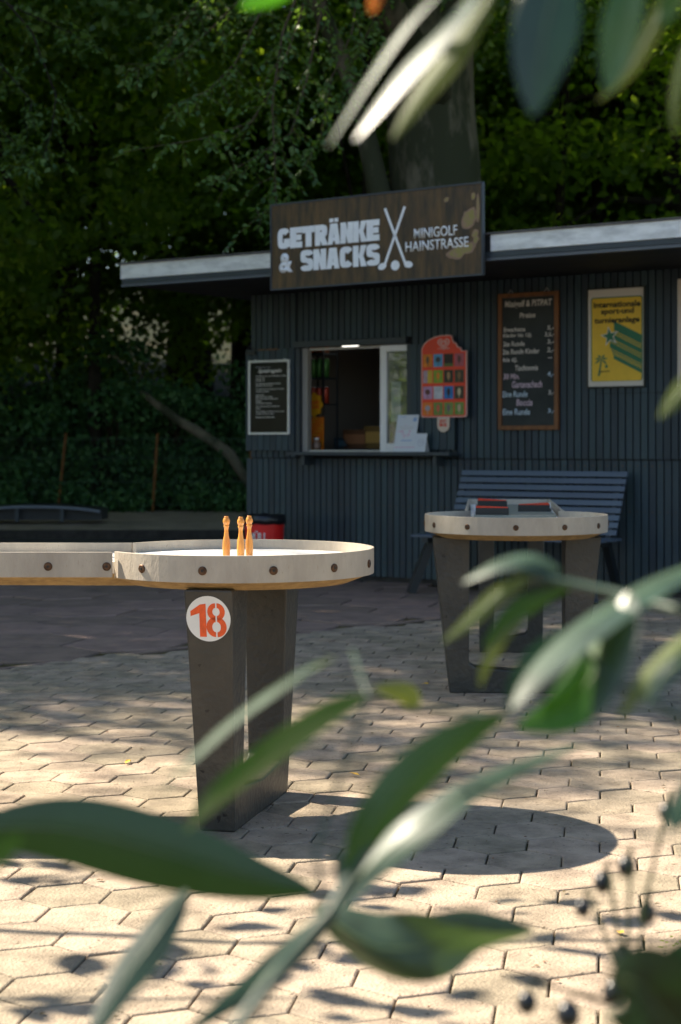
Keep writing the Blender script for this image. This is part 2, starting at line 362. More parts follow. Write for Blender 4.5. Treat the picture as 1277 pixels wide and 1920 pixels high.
gm = bpy.data.materials.new('glass'); gm.use_nodes = True; gb = gm.node_tree.nodes['Principled BSDF']
gb.inputs['Base Color'].default_value = (.75, .8, .76, 1); gb.inputs['Transmission Weight'].default_value = .9; gb.inputs['Roughness'].default_value = .02; gb.inputs['IOR'].default_value = 1.45
MB().box(sx0+q, sx1, .006, .012, wz0+.075, wz1-.055).build('pane', gm, sash)
b = MB(); c0 = K(536, 850, .2)[0]; c1 = K(842, 850, .2)[0]; czt = K(600, 847, .2)[1]
b.box(c0, c1, -.20, -.04, czt-.03, czt); b.build('counter_shelf', M_trim, kiosk, bevel=.004)
for uu in (c0+.15, c1-.15): MB().box(uu-.015, uu+.015, -.17, -.042, czt-.11, czt-.031).build('shelf_bracket', M_trim, kiosk)
# shutters (boarded leaves folded open on both sides)
def shutter(u0, u1, z0, z1, wd):
    s = MB(); boards(s, u0+.002, u1-.002, z0, z1, -wd, th=.02, pit=(u1-u0-.004)/max(2, round((u1-u0)/.065)), gap=.006)
    o = s.build('shutter', M_clad, kiosk)
    MB().box(u0+.005, u1-.005, -wd+.0005, -wd+.014, z0+.003, z1-.003).build('shutter_back', M_backing, o)
    return o
su0, sz0 = K(462, 846, .05); su1, sz1 = K(554, 652, .05)
sh1 = shutter(su0, su1, sz0+.005, sz1, .045)
b = MB(); b.box(su0+.02, su0+.12, -.09, -.066, sz1-.045, sz1-.018); b.tube([(su0+.03, -.085, sz1-.01), (su0+.07, -.095, sz1+.03), (su0+.11, -.085, sz1-.01)], .006, 6); b.build('hinge', M_dark, sh1)
MB().box(su0+.13, su0+.36, -.0695, -.0655, sz1-.012, sz1-.003).build('rust_streak', M_rust, sh1)
sv0, _ = K(770, 846, .05); sv1, _ = K(854, 846, .05)
shutter(sv0, sv1, K(800, 848, .05)[1]+.02, K(800, 645, .05)[1], .045)
# interior: shelves with cans, sweets rack
sh = thing('can_shelf', 'narrow wire shelf of drink cans inside the left of the serving window', 'shelf', KM @ Vector((0, 0, 0)), -KT)
WD = -.35
def kk(px, py, w_=WD): return K(px, py, w_)
s0 = kk(581, 700)[0]; s1 = kk(613, 700)[0]; b = MB()
levels = [662, 708, 757]
for py in levels:
    z = kk(600, py)[1]; MB().box(s0-.04, s1, .30, .52, z-.012, z).build('shelf_board', M_trim, sh)
b = MB(); zt = kk(600, 645)[1]; zb = .95
for uu in (s0-.03, s1-.006):
    for yy in (.305, .515): MB().box(uu-.006, uu+.006, yy-.006, yy+.006, .06, zt).build('upright', M_dark, sh)
canm = {'green': plain('can_green', (.06, .20, .04), .35, metal=.3), 'red': plain('can_red', (.42, .05, .02), .35, metal=.3), 'orange': plain('can_orange', (.55, .14, .01), .35, metal=.3)}
def can(u, y, z, h, kindc, lab):
    t = thing('drink_can', lab, 'can', KM @ Vector((u, y, z)), -KT, 'drink cans on the shelf')
    MB().lathe([(.024, 0), (.031, .006), (.031, h-.012), (.026, h)], n=12).build('can_body', canm[kindc], t, smooth=True)
    MB().lathe([(.025, h+.0005), (.025, h+.003), (.02, h+.003)], n=12).build('lid', M_alu, t)
for li, (py, cname, n, hh) in enumerate(((662, 'orange', 3, .07), (708, 'green', 3, .16), (757, 'red', 3, .14))):
    for i in range(n):
        can(s0+.03+i*(s1-s0-.05)/(n-1), .36, kk(600, py)[1]+.001, hh, cname,
            {'orange': 'orange can on the top shelf inside the serving window', 'green': 'tall green can on the middle shelf inside the serving window', 'red': 'red can on the lower shelf inside the serving window'}[cname])
b = MB(); (fu, fz) = K(589, 759, -.22); n = 64
poly = [(fu+.085*(1+.09*math.cos(8*2*math.pi*i/n))*math.cos(2*math.pi*i/n), .098*(1+.09*math.cos(8*2*math.pi*i/n))*math.sin(2*math.pi*i/n)) for i in range(n)]
fs = kthing('flower_sign', 'yellow scalloped sweets sign with red lettering just inside the window', 'sign', fu, -.22, fz)
MB().prism([(x-fu, z) for x, z in poly], -.004, .004).build('sign_disc', plain('flower_yellow', (.75, .36, .01), .5), fs)
text('CHUPA\nCHUPS', .11, .07, M_red, fs, (.005, 0), bold=.02, y=-.0045)
(ru0, rz0), (ru1, rz1) = K(580, 846, -.24), K(605, 782, -.24)
rk = kthing('sweets_rack', 'grid rack of orange and yellow sweets inside the left window edge', 'rack', ru0, -.24, wz0)
b = MB(); rw, rh = ru1-ru0, rz1-wz0
b.box(0, rw, .02, .03, 0, rh); b.build('rack_back', M_dark, rk)
for cname, par in ((plain('sweet_orange', (.75, .22, .02), .4), 0), (plain('sweet_yellow', (.75, .42, .04), .4), 1)):
    b = MB(); b.box(0, rw, .0192+par*.0003, .0195+par*.0003, 0, rh)
    for i in range(5):
        for j in range(11):
            if (i*3+j*7) % 5 % 2 == par: b.box(.006+i*rw/5, (i+1)*rw/5-.008, .0, .0192, .008+j*rh/11, (j+1)*rh/11-.010)
    b.build('sweets', cname, rk)
jr = kthing('straw_jar', 'small glass jar at the left end of the window sill', 'jar', K(583, 846, -.06)[0]+.01, -.13, wz0+.021)
MB().lathe([(.03, 0), (.035, .01), (.035, .055), (.022, .07), (.022, .085)], n=14).build('jar_body', plain('jar', (.25, .16, .12), .15), jr, smooth=True)
MB().lathe([(.025, .0855), (.025, .10), (.01, .104)], n=14).build('lid', M_alu, jr)
for i, (px, py, ww, hh, c, lab) in enumerate(((665, 842, .26, .17, (.16, .07, .03), 'brown snack carton on the worktop inside the window'), (700, 842, .2, .20, (.22, .13, .03), 'ochre snack carton next to the sash inside the window'), (640, 842, .16, .10, (.03, .06, .08), 'small dark blue carton on the worktop inside the window'))):
    u, z = K(px, py, -.8); t = kthing('snack_carton', lab, 'carton', u, -.8, 1.08)
    MB().box(-ww/2, ww/2, 0, .16, 0, hh).build('carton_body', plain('carton', c, .6), t, bevel=.004)
    MB().box(-ww/2+.02, ww/2-.02, -.003, -.0005, hh*.25, hh*.75).build('carton_label', plain('carton_l', tuple(min(1, x*2.6) for x in c), .6), t)
wt = kthing('worktop', 'dark worktop inside the kiosk behind the serving window', 'worktop', .1, -.55, 0)
MB().box(0, 2.2, 0, .6, 1.04, 1.078).build('tabletop', M_dark, wt)
[MB().box(x, x+.04, y, y+.04, .06, 1.039).build('leg', M_dark, wt) for x in (.1, 2.1) for y in (.05, .5)]
ld = kthing('ceiling_lamp', 'small white strip lamp under the ceiling inside the window', 'lamp', K(657, 650, -.5)[0], -.5, K(657, 650, -.5)[1])
lm = plain('lamp_lit', (.85, .84, .8), .4); lm.node_tree.nodes['Principled BSDF'].inputs['Emission Color'].default_value = (1, .95, .85, 1); lm.node_tree.nodes['Principled BSDF'].inputs['Emission Strength'].default_value = .9
MB().box(-.075, .075, -.02, .02, -.014, .014).build('lamp_body', lm, ld, bevel=.004)
MB().box(-.01, .01, -.01, .01, .0145, 2.32-K(657, 650, -.5)[1]).build('hanger', M_dark, ld)
# notice behind the sash pane
nu0, nz0 = K(734, 790, -.03); nu1, nz1 = K(752, 716, -.03)
nn = kthing('paper_notice', 'white printed notice behind the sliding window pane', 'notice', nu0, -.03, nz0)
MB().box(0, nu1-nu0, -.001, .001, 0, nz1-nz0).build('sheet', M_paper, nn)
b = MB()
for i in range(14): b.box(.012, (nu1-nu0)-.012-(i*7 % 5)*.004, -.0018, -.0012, (nz1-nz0)*(.9-i*.06)-.004, (nz1-nz0)*(.9-i*.06)+.001)
b.build('print', plain('greyprint', (.25, .27, .32), .6), nn)
# leaflets on the counter
def leaflet(px0, px1, pyt, lab, wd, detail):
    u0 = K(px0, 847, wd)[0]; u1 = K(px1, 847, wd)[0]; h = (K(px0, pyt, wd)[1]-czt); ww = u1-u0
    t = kthing('leaflet_stand', lab, 'leaflet stand', u0, wd, czt+.001, 'leaflets on the counter')
    S = Matrix(((1, 0, .23, 0), (0, 1, 0, 0), (0, 0, 1, 0), (0, 0, 0, 1)))
    L_ = Matrix.Rotation(R(-14), 4, 'X')
    sh_ = MB().prism([(0, 0), (ww, 0), (ww, h), (0, h)], -.001, .001, L_).build('card', M_paper, t)
    MB().prism([(ww*.1, 0), (ww*.9, 0), (ww*.8, h*.7), (ww*.2, h*.7)], 0, .002, Matrix.Translation((0, .08, 0)) @ Matrix.Rotation(R(12), 4, 'X')).build('easel_back', M_paper, t)
    for cnm, fn in detail: 
        b = MB(); fn(b, ww, h, L_); b.build('print', cnm, sh_)
pk = plain('print_pink', (.68, .30, .45), .6); bl = plain('print_blue', (.25, .38, .62), .6)
def d1(b, w_, h, M_):
    for k in range(10):
        a = k*2*math.pi/10; b.prism([(w_*.5+w_*.14*math.cos(a-.2), h*.55+h*.1*math.sin(a-.2)), (w_*.5+w_*(.26+.1*(k % 3))*math.cos(a), h*.55+h*(.16+.05*(k % 2))*math.sin(a)), (w_*.5+w_*.14*math.cos(a+.2), h*.55+h*.1*math.sin(a+.2))], -.0022, -.0012, M_)
    b.prism([(w_*.03, h*.115), (w_*.97, h*.115), (w_*.97, h*.13), (w_*.03, h*.13)], -.0022, -.0012, M_)
def d2(b, w_, h, M_):
    n = 16; b.prism([(w_*.84+w_*.09*math.cos(2*math.pi*i/n), h*.87+w_*.09*math.sin(2*math.pi*i/n)) for i in range(n)], -.0022, -.0012, M_)
    b.prism([(w_*.3, h*.29), (w_*.8, h*.29), (w_*.8, h*.315), (w_*.3, h*.315)], -.0022, -.0012, M_)
    b.prism([(w_*.08, h*.94), (w_*.4, h*.94), (w_*.4, h*.955), (w_*.08, h*.955)], -.0022, -.0012, M_)
leaflet(737, 777, 776, 'tall white leaflet with pink splash print on the counter', .14, ((pk, d1), (bl, d2)))
def d3(b, w_, h, M_):
    n = 20
    for i in range(n):
        a, a2 = 2*math.pi*i/n, 2*math.pi*(i+1)/n
        b.prism([(w_*.5+w_*.3*math.cos(a), h*.5+w_*.3*math.sin(a)), (w_*.5+w_*.3*math.cos(a2), h*.5+w_*.3*math.sin(a2)), (w_*.5+w_*.26*math.cos(a2), h*.5+w_*.26*math.sin(a2)), (w_*.5+w_*.26*math.cos(a), h*.5+w_*.26*math.sin(a))], -.0022, -.0012, M_)
    for i in range(3): b.prism([(w_*.3, h*(.45+.05*i)), (w_*.7, h*(.45+.05*i)), (w_*.7, h*(.465+.05*i)), (w_*.3, h*(.465+.05*i))], -.0022, -.0012, M_)
leaflet(777, 797, 812, 'small pale leaflet with a ring print, right of the tall one', .15, ((plain('greyprint2', (.40, .42, .5), .6), d3),))

# ------------------------------------------------------------------ big roof sign
gu0, gz0 = K(512, 542, OV+.05); gu1, gz1 = K(512, 388, OV+.05); gu2, gz2 = K(905, 513, OV+.05); _, gz3 = K(902, 343, OV+.05)
SW = gu2-gu0; SH = ((gz1-gz0)+(gz3-gz2))/2; stilt = math.atan2(gz2-gz0+.5*((gz3-gz2)-(gz1-gz0)), SW)
print('SIGN', SW, SH, stilt, gz0, gz1, gz2, gz3)
sg = kthing('roof_sign', 'weathered brown snack bar sign with crossed golf clubs on the roof edge', 'sign', gu0, OV+.05, gz0)
sg.rotation_mode = 'XYZ'; sg.rotation_euler = (R(0), -stilt*.7, -KT)
MB().box(0, SW, -.012, .012, 0, SH).build('sign_panel', M_signw, sg)
b = MB(); f_ = .012
b.box(-f_, SW+f_, -.018, .014, -f_, -.0005); b.box(-f_, SW+f_, -.018, .014, SH+.0005, SH+f_); b.box(-f_, -.0005, -.018, .014, 0, SH); b.box(SW+.0005, SW+f_, -.018, .014, 0, SH)
b.build('sign_frame', M_signf, sg)
[MB().box(SW*x, SW*x+.05, .015, .06, .05, SH-.1).build('sign_batten', M_dark, sg) for x in (.2, .8)]
# text block bounds measured as fractions of the panel
def fr(x, z): return (SW*x, SH*z)
def heavy(word, x0, z0, wd_, ht, gap=.03):
    b = MB(); cw = wd_/len(word); st_ = [0]
    for i, ch in enumerate(word):
        ox = x0+i*cw; sx = cw*(1-gap)
        def pg(pts):
            st_[0] += 1; yy = -.0125-.0036-.00012*(st_[0] % 9)
            b.prism([(ox+x*sx, z0+z*ht) for x, z in pts], yy, -.0125)
        def rc(a, c, d, e_): pg([(a, d), (c, d), (c, e_), (a, e_)])
        def ring(cx, cz, ox_, oz, ix, iz, a0, a1, p=.62, n=16):
            A = [R(a0+(a1-a0)*k/n) for k in range(n+1)]
            sg_ = lambda v: (abs(v)**p)*(1 if v > 0 else -1)
            o = [(cx+ox_*sg_(math.cos(a)), cz+oz*sg_(math.sin(a))) for a in A]; i_ = [(cx+ix*sg_(math.cos(a)), cz+iz*sg_(math.sin(a))) for a in A]
            for k in range(n): pg([o[k], o[k+1], i_[k+1], i_[k]])
        if ch in 'GC':
            ring(.5, .5, .5, .5, .10, .22, 30, 330)
            if ch == 'G': rc(.52, 1, .08, .48)
        elif ch == 'S': ring(.5, .70, .5, .31, .13, .035, 10, 270); ring(.5, .30, .5, .31, .13, .035, -170, 90)
        elif ch == 'E': rc(0, .5, 0, 1); rc(.5, 1, 0, .29); rc(.5, .93, .36, .64); rc(.5, 1, .71, 1)
        elif ch == 'T': rc(0, 1, .68, 1); rc(.26, .74, 0, .68)
        elif ch == 'R': rc(0, .42, 0, 1); ring(.42, .69, .56, .31, .13, .05, -90, 90); pg([(.42, .40), (.78, .44), (1.04, 0), (.58, 0), (.42, .28)])
        elif ch in 'ÄA':
            for m_ in (0, 1):
                L_ = [(0, 0), (.38, 0), (.42, .16), (.5, .16), (.5, .33), (.465, .33), (.5, .58), (.5, 1), (.22, 1)]
                pg([(1-x, z) if m_ else (x, z) for x, z in L_])
            if ch == 'Ä': rc(.16, .45, 1.07, 1.25); rc(.55, .84, 1.07, 1.25)
        elif ch == 'N': rc(0, .42, 0, 1); rc(.58, 1, 0, 1); pg([(.42, 1), (.42, .45), (.58, 0), (.58, .55)])
        elif ch == 'K': rc(0, .42, 0, 1); pg([(.43, .42), (.60, 1), (1.04, 1), (.78, .5)]); pg([(.43, .62), (.78, .5), (1.06, 0), (.60, 0)])
    b.build('lettering', M_signt, sg)
heavy('GETRÄNKE', SW*.032, SH*.470, SW*.505, SH*.245)
text('&', SW*.070, SH*.235, M_signt, sg, fr(.073, .30), bold=.045, y=-.0125, depth=.004)
heavy('SNACKS', SW*.148, SH*.185, SW*.390, SH*.245)
text('MINIGOLF', SW*.195, SH*.115, M_signt, sg, fr(.795, .508), bold=.006, y=-.0125, depth=.004)
text('HAINSTRASSE', SW*.285, SH*.115, M_signt, sg, fr(.800, .365), bold=.006, y=-.0125, depth=.004)
b = MB()
def strip(p, q_, wd_):
    p = Vector(p); q_ = Vector(q_); d = (q_-p).normalized(); n = Vector((-d.y, d.x))*wd_/2
    b.prism([tuple(p+n), tuple(p-n), tuple(q_-n), tuple(q_+n)], -.0165, -.0125)
strip(fr(.562, .83), fr(.655, .185), .019); strip(fr(.655, .83), fr(.560, .185), .0195)
def blob(cx, cz, rx, rz, ang=0, y0=-.0168):
    n = 18; b.prism([(cx+rx*math.cos(a)*math.cos(ang)-rz*math.sin(a)*math.sin(ang), cz+rx*math.cos(a)*math.sin(ang)+rz*math.sin(a)*math.cos(ang)) for a in [2*math.pi*i/n for i in range(n)]], y0, -.0125)
blob(SW*.548, SH*.165, .036, .024, .3); blob(SW*.670, SH*.165, .036, .024, -.2); blob(SW*.609, SH*.165, .036, .036)
b.build('golf_club_emblem', M_signt, sg)
rr = random.Random(11)
for j, (cx, cz, rx, rz) in enumerate(((.915, .28, .15, .055), (.945, .62, .075, .08), (.965, .87, .02, .03), (.845, .86, .025, .02), (.972, .45, .03, .035), (.985, .72, .018, .12), (.975, .38, .03, .03))):
    for m_, s_, yy in ((M_patch2, 1.15, -.0135), (M_patch, .9, -.0142)):
        n = 22; b = MB(); rr.seed(j)
        b.prism([(SW*cx+s_*rx*(.72+.2*noise.noise(Vector((math.cos(a)*1.3, math.sin(a)*1.3, j*3.7))))*math.cos(a), SH*cz+.18*s_*rx*math.cos(a)+s_*rz*(.75+.4*noise.noise(Vector((math.cos(a)*2, math.sin(a)*2, j))))*math.sin(a)) for a in [2*math.pi*i/n for i in range(n)]], yy, -.0121)
        b.build('peeled_patch', m_, sg)

# ------------------------------------------------------------------ notice boards on the wall
def framed(name, label, cat, px0, px1, pyt, pyb, wd, fw, fmat, pmat, group=None, th=.03):
    u0, z0 = K(px0, pyb, wd+th); u1 = K(px1, pyb, wd+th)[0]; z1 = K((px0+px1)/2, pyt, wd+th)[1]; z0 = K((px0+px1)/2, pyb, wd+th)[1]
    t = kthing(name, label, cat, u0, wd, z0, group); W, H = u1-u0, z1-z0
    MB().box(fw*.6, W-fw*.6, -th*.55, -.001, fw*.6, H-fw*.6).build('panel', pmat, t)
    b = MB(); b.box(0, fw, -th, 0, 0, H); b.box(W-fw, W, -th, 0, 0, H); b.box(fw, W-fw, -th, 0, 0, fw); b.box(fw, W-fw, -th, 0, H-fw, H)
    b.build('frame', fmat, t, bevel=.003)
    return t, W, H, -th*.55-.0005
cb, W, H, yf = framed('chalkboard', 'tall brown-framed chalkboard price list on the kiosk wall', 'chalkboard', 933, 1046, 548, 806, .02, .034, M_wframe, M_chalkb)
b = MB()
for fx_ in (.2, .8): b.tube([(W*fx_-.02, -.01, H), (W*fx_, -.01, H+.03), (W*fx_+.02, -.01, H)], .003, 6)
b.build('hanging_loop', M_alu, cb)
rows = [('Minigolf & PITPAT', .50, .915, .78, .062, M_chalk, 0), ('Preise', .49, .835, .26, .038, M_chalk, 0),
        ('Erwachsene', .27, .735, .36, .034, M_chalk, 0), ('5,-', .87, .735, .11, .038, M_chalk, 0), ('Kinder bis 12J.', .32, .688, .48, .034, M_chalk, 0), ('3,5,-', .85, .688, .15, .036, M_chalk, 0),
        ('2te Runde', .26, .630, .36, .036, M_chalk, 0), ('3,-', .87, .635, .11, .036, M_chalk, 0), ('2te Runde Kinder', .38, .573, .62, .038, M_chalk, 0), ('2,-', .87, .575, .12, .038, M_chalk, 0),
        ('bis 6J.', .20, .510, .24, .040, M_chalk, 0), ('-', .86, .52, .07, .006, M_chalk, 0), ('Tischtennis', .47, .452, .38, .040, M_chalk, 0),
        ('30 Min.', .22, .392, .27, .042, M_chalkp, 0), ('4,-', .87, .40, .11, .042, M_chalkbl, 0), ('Gartenschach', .48, .332, .50, .050, M_chalkp, 0),
        ('Eine Runde', .28, .262, .42, .044, M_chalkbl, 0), ('3,-', .88, .268, .10, .038, M_chalk, 0), ('Boccia', .44, .200, .27, .048, M_chalkp, 0),
        ('Eine Runde', .30, .132, .46, .046, M_chalkbl, 0), ('3,-', .88, .135, .12, .036, M_chalkbl, 0)]
for s_, x, z, ww, hh, m_, _ in rows: text(s_, W*ww*1.0, H*hh, m_, cb, (W*x, H*z), bold=.018, y=yf, depth=.0006, shear=.08)
pb, W, H, yf = framed('framed_poster', 'yellow and green poster with a star in a black frame on the wall', 'poster', 1099, 1209, 538, 727, .02, .012, M_ink, M_print, th=.025)
b = MB()
def rrect(b, x0, x1, z0, z1, r, y0, y1):
    pts = []
    for cx, cz, a0 in ((x1-r, z1-r, 0), (x0+r, z1-r, 90), (x0+r, z0+r, 180), (x1-r, z0+r, 270)):
        for k in range(5): a = R(a0+k*22.5); pts.append((cx+r*math.cos(a), cz+r*math.sin(a)))
    b.prism(pts, y0, y1)
X0, X1, Z0, Z1 = W*.075, W*.955, H*.065, H*.905
rrect(b, X0, X1, Z0, Z1, .02, yf-.0006, yf); b.build('green_border', M_grn, pb)
b = MB(); bb = .008; rrect(b, X0+bb, X1-bb, Z0+bb*.3, Z1-bb, .014, yf-.0012, yf-.0007); b.build('yellow_field', M_yel, pb)
b = MB(); ys, ye = yf-.0018, yf-.0013
st = (W*.40, H*.50)                                        # diagonal stripes trailing the star
x0_, x1_ = X0+bb, X1-bb; zlo = Z0+.004
def clipline(p, d): return p
stripes = [(-.30, .012), (-.24, .012), (-.19, .03), (-.12, .010), (-.08, .010), (-.045, .010), (.0, .006), (.035, .004), (.075, .055), (.15, .006)]
sl_ = -.50
for off, hw in [(.235, .055), (.165, .008), (.135, .008), (.105, .008), (.075, .008), (.035, .028), (-.02, .009), (-.05, .009), (-.08, .009), (-.125, .03), (-.18, .008), (-.205, .006), (-.23, .006), (-.275, .026)]:
    off *= H*.62; hw *= H*1.5
    xs = W*.47 if off > 0 else W*.40
    if off < -.1*H: xs = W*.42+(-off-.1*H)*.4
    za = H*.50+off; xe = x1_-.001
    def zz(x, o): return za+o+sl_*(x-W*.40)*1.0
    p = []
    for (x, o) in ((xs, -hw/2), (xe, -hw/2), (xe, hw/2), (xs, hw/2)): p.append([x, max(zlo, zz(x, o))])
    if p[3][1]-p[0][1] > .001 and p[0][1] < Z1: b.prism([tuple(q_) for q_ in p if True], ys, ye)
b.build('stripe_print', M_grn, pb)
def star(cx, cz, r, y0, y1, m_):
    b = MB(); b.prism([(cx+(r if k % 2 == 0 else r*.40)*math.cos(R(100+36*k)), cz+(r if k % 2 == 0 else r*.40)*math.sin(R(100+36*k))) for k in range(10)], y0, y1); b.build('star_print', m_, pb)
star(st[0], st[1]+.01, W*.165, ys-.0012, ys-.0003, M_print); star(st[0], st[1]+.01, W*.125, ys-.002, ys-.0013, M_grn)
for i, (s_, zc) in enumerate((('internationale', .83), ('sport-und', .755), ('turnieranlage', .665))):
    text(s_, W*(.80, .56, .77)[i], H*(.062, .074, .074)[i], M_ink, pb, (W*(.52, .53, .52)[i], H*zc), bold=.03, y=ye-.001, depth=.0006)
b = MB(); n = 30; cx, cz = W*.27, H*.235
b.prism([(cx+W*.17*math.cos(2*math.pi*i/n), cz+H*.125*math.sin(2*math.pi*i/n)) for i in range(n)], ys-.0012, ys-.0003); b.build('oval_print', M_yel, pb)
b = MB()
def pl(pts): b.prism(pts, ys-.002, ys-.0013)
pl([(cx-.035, cz-.085), (cx-.018, cz-.085), (cx-.002, cz+.03), (cx-.012, cz+.03)])
for a in (20, 60, 120, 160, 200, -30):
    d = Vector((math.cos(R(a)), math.sin(R(a)))); n_ = Vector((-d.y, d.x)); o_ = Vector((cx-.007, cz+.035))
    pl([tuple(o_), tuple(o_+d*.03-n_*.008), tuple(o_+d*.058-Vector((0, .012))), tuple(o_+d*.03+n_*.008)])
pl([(cx+.035+.012*math.cos(2*math.pi*i/12), cz-.015+.012*math.sin(2*math.pi*i/12)) for i in range(12)])
b.build('palm_print', M_grn, pb)
text('sport', W*.17, H*.025, M_ink, pb, (cx+.02, cz-.055), bold=.02, y=ys-.0021, depth=.0005)
fp, W, H, yf = framed('framed_notice', 'pale framed notice at the right edge of the kiosk wall', 'notice', 1270, 1375, 520, 725, .02, .012, M_print, M_print, th=.025)
MB().box(W*.12, W*.88, yf-.0008, yf, H*.1, H*.9).build('print', mat('blueprint', (.14, .2, .28), .5, c2=(.4, .36, .3), nscale=12), fp)
rb, W, H, yf = framed('rules_board', 'black notice board in a white metal frame on the left shutter', 'notice board', 465, 542, 675, 815, .068, .020, M_alu, M_bb, th=.022)
b = MB()
for fx_ in (.18, .88): b.lathe([(.012, 0), (.012, .006), (.004, .007)], (W*fx_, -.012, H)); 
b.build('mounting_clip', M_alu, rb)
text('Minigolf Hainstrasse', W*.36, H*.014, M_paper, rb, (W*.36, H*.905), y=yf, depth=.0005)
text('Spielregeln', W*.58, H*.065, M_white, rb, (W*.52, H*.85), bold=.03, y=yf, depth=.0005, shear=.35)
words = ['Die Bahnen sind in der Reihenfolge zu spielen', 'und nur mit', 'Schläger zu', 'Das Betreten der Bahnen ist nicht', 'gestattet und verboten', 'Der Ball wird vom Abschlag aus mit dem', 'Schläger gespielt', 'Jeder Ball', 'Höchstzahl der Schläge', 'Nach dem sechsten Schlag wird', 'notiert', 'Die Spielzeit beträgt', 'Wir wünschen allen viel Spass am', 'Spiel', 'Bitte Schläger und Bälle zurück an die', 'Ausgabe am Kiosk bringen', 'Rauchen und Grillen nicht']
zs = [.785, .755, .725, .685, .655, .61, .58, .53, .505, .48, .45, .42, .38, .35, .31, .28, .235]
for s_, z in zip(words, zs):
    ww = min(.74, .0175*len(s_)+.02)
    text(s_, W*ww, H*.020, M_white, rb, (W*.18, H*z), bold=.03, y=yf, depth=.0004, left=True)
# ice cream board
iu0, iz0 = K(789, 783, .09); iu1, iz1 = K(874, 626, .09)
IW = iu1-iu0; IH = iz1-iz0
ic = kthing('ice_cream_board', 'red lolly-shaped ice cream price board with a bite taken out', 'ice cream board', iu0, .075, iz0)
def lolly(s_):
    pts = []; r = .02
    for k in range(5): a = R(180+k*22.5); pts.append((r+r*math.cos(a), r+r*math.sin(a)))
    for k in range(5): a = R(270+k*22.5); pts.append((IW-r+r*math.cos(a), r+r*math.sin(a)))
    pts.append((IW, IH*.80))
    bx = [(.95, .805), (.90, .80), (.875, .835), (.86, .845), (.81, .85), (.78, .885), (.77, .90), (.72, .91), (.69, .935), (.685, .965), (.66, .995)]
    pts += [(IW*x, IH*z) for x, z in bx]
    for k in range(9): a = R(82+k*11.5); pts.append((IW*.52+IW*.52*math.cos(a), IH*.815+IH*.185*math.sin(a)))
    c = Vector((IW/2, IH/2))
    return [tuple(c+Vector(((x-c.x)*(1-s_*2/IW), (z-c.y)*(1-s_*2/IH)))) for x, z in pts]
MB().prism(lolly(0), -.008, .008).build('board_rim', M_pink, ic)
MB().prism(lolly(.008), -.0095, -.0081).build('board_face', M_red, ic)
swx, swz = K(830, 783, .09)[0]-iu0, 0
pts = [(swx-.055, -.0005), (swx-.055, -.06)]+[(swx-.055*math.cos(R(k*18)), -.062-.055*math.sin(R(k*18))) for k in range(11)]+[(swx+.055, -.0005)]
MB().prism(pts, -.006, .006).build('stick', M_stick, ic)
text('JETZT\nEIN EIS', .068, .055, M_red, ic, (swx, -.045), bold=.03, y=-.0062)
hx, hz = IW*.50, IH*.895                                   # double heart outline emblem
def heart(s_, n=40): return [(hx+s_*16*math.sin(t)**3/16, hz+s_*(13*math.cos(t)-5*math.cos(2*t)-2*math.cos(3*t)-math.cos(4*t))/16*.95) for t in [2*math.pi*i/n for i in range(n)]]
for s_, m_, yy in ((.056, M_pink, 0), (.045, M_red, .0004), (.036, M_pink, .0008), (.026, M_red, .0012), (.022, M_pink, .0016), (.013, M_red, .0020)):
    MB().prism(heart(s_), -.0102-yy, -.0097-yy).build('heart_emblem', m_, ic)
text('LANGNESE', IW*.26, IH*.016, M_pink, ic, (IW*.50, IH*.835), bold=.03, y=-.0097, depth=.0005)
pics = [((.75, .22, .01), (.12, .08, .05), 0), ((.10, .33, .55), (.04, .05, .06), 1), ((.03, .02, .012), (.10, .14, .03), 2), ((.45, .10, .13), (.12, .05, .04), 0),
        ((.45, .32, .38), (.65, .42, .04), 3), ((.22, .38, .03), (.75, .22, .02), 0), ((.035, .03, .015), (.40, .24, .10), 0), ((.06, .05, .025), (.24, .13, .05), 0),
        ((.50, .28, .45), (.12, .04, .03), 1), ((.55, .57, .62), None, 0), ((.02, .18, .50), (.02, .015, .02), 0), ((.05, .04, .02), (.60, .50, .30), 0),
        ((.75, .20, .02), (.35, .33, .38), 1), ((.16, .26, .05), (.60, .10, .06), 0), ((.18, .28, .06), (.16, .12, .14), 0), ((.16, .28, .05), (.55, .38, .26), 0)]
for i, (c1_, c2_, kd) in enumerate(pics):
    r_, c_ = divmod(i, 4); x0 = IW*(.045+c_*.232); z0 = IH*(.615-r_*.196); ww = IW*.205; hh = IH*.155
    ct = MB().box(x0, x0+ww, -.0108, -.0096, z0, z0+hh).build('picture_tile', mat('tile', c1_, .5, var=.15, nscale=30), ic)
    if c2_:
        b = MB(); cx, cz = x0+ww/2, z0+hh/2; n = 14
        if kd == 3: b.box(x0+ww*.5, x0+ww, -.0116, -.0109, z0, z0+hh)
        elif kd == 2: b.box(x0, x0+ww, -.0116, -.0109, z0, z0+hh*.25)
        else:
            rx, rz = (ww*.17, hh*.30) if kd == 0 else (ww*.27, hh*.22)
            b.prism([(cx+rx*math.cos(2*math.pi*k/n), cz+hh*.06+rz*math.sin(2*math.pi*k/n)) for k in range(n)], -.0116, -.0109)
            b.box(cx-ww*.03, cx+ww*.03, -.0115, -.0109, z0+hh*.08, cz-hh*.2)
        b.build('ice_print', plain('ice', c2_, .5), ct)

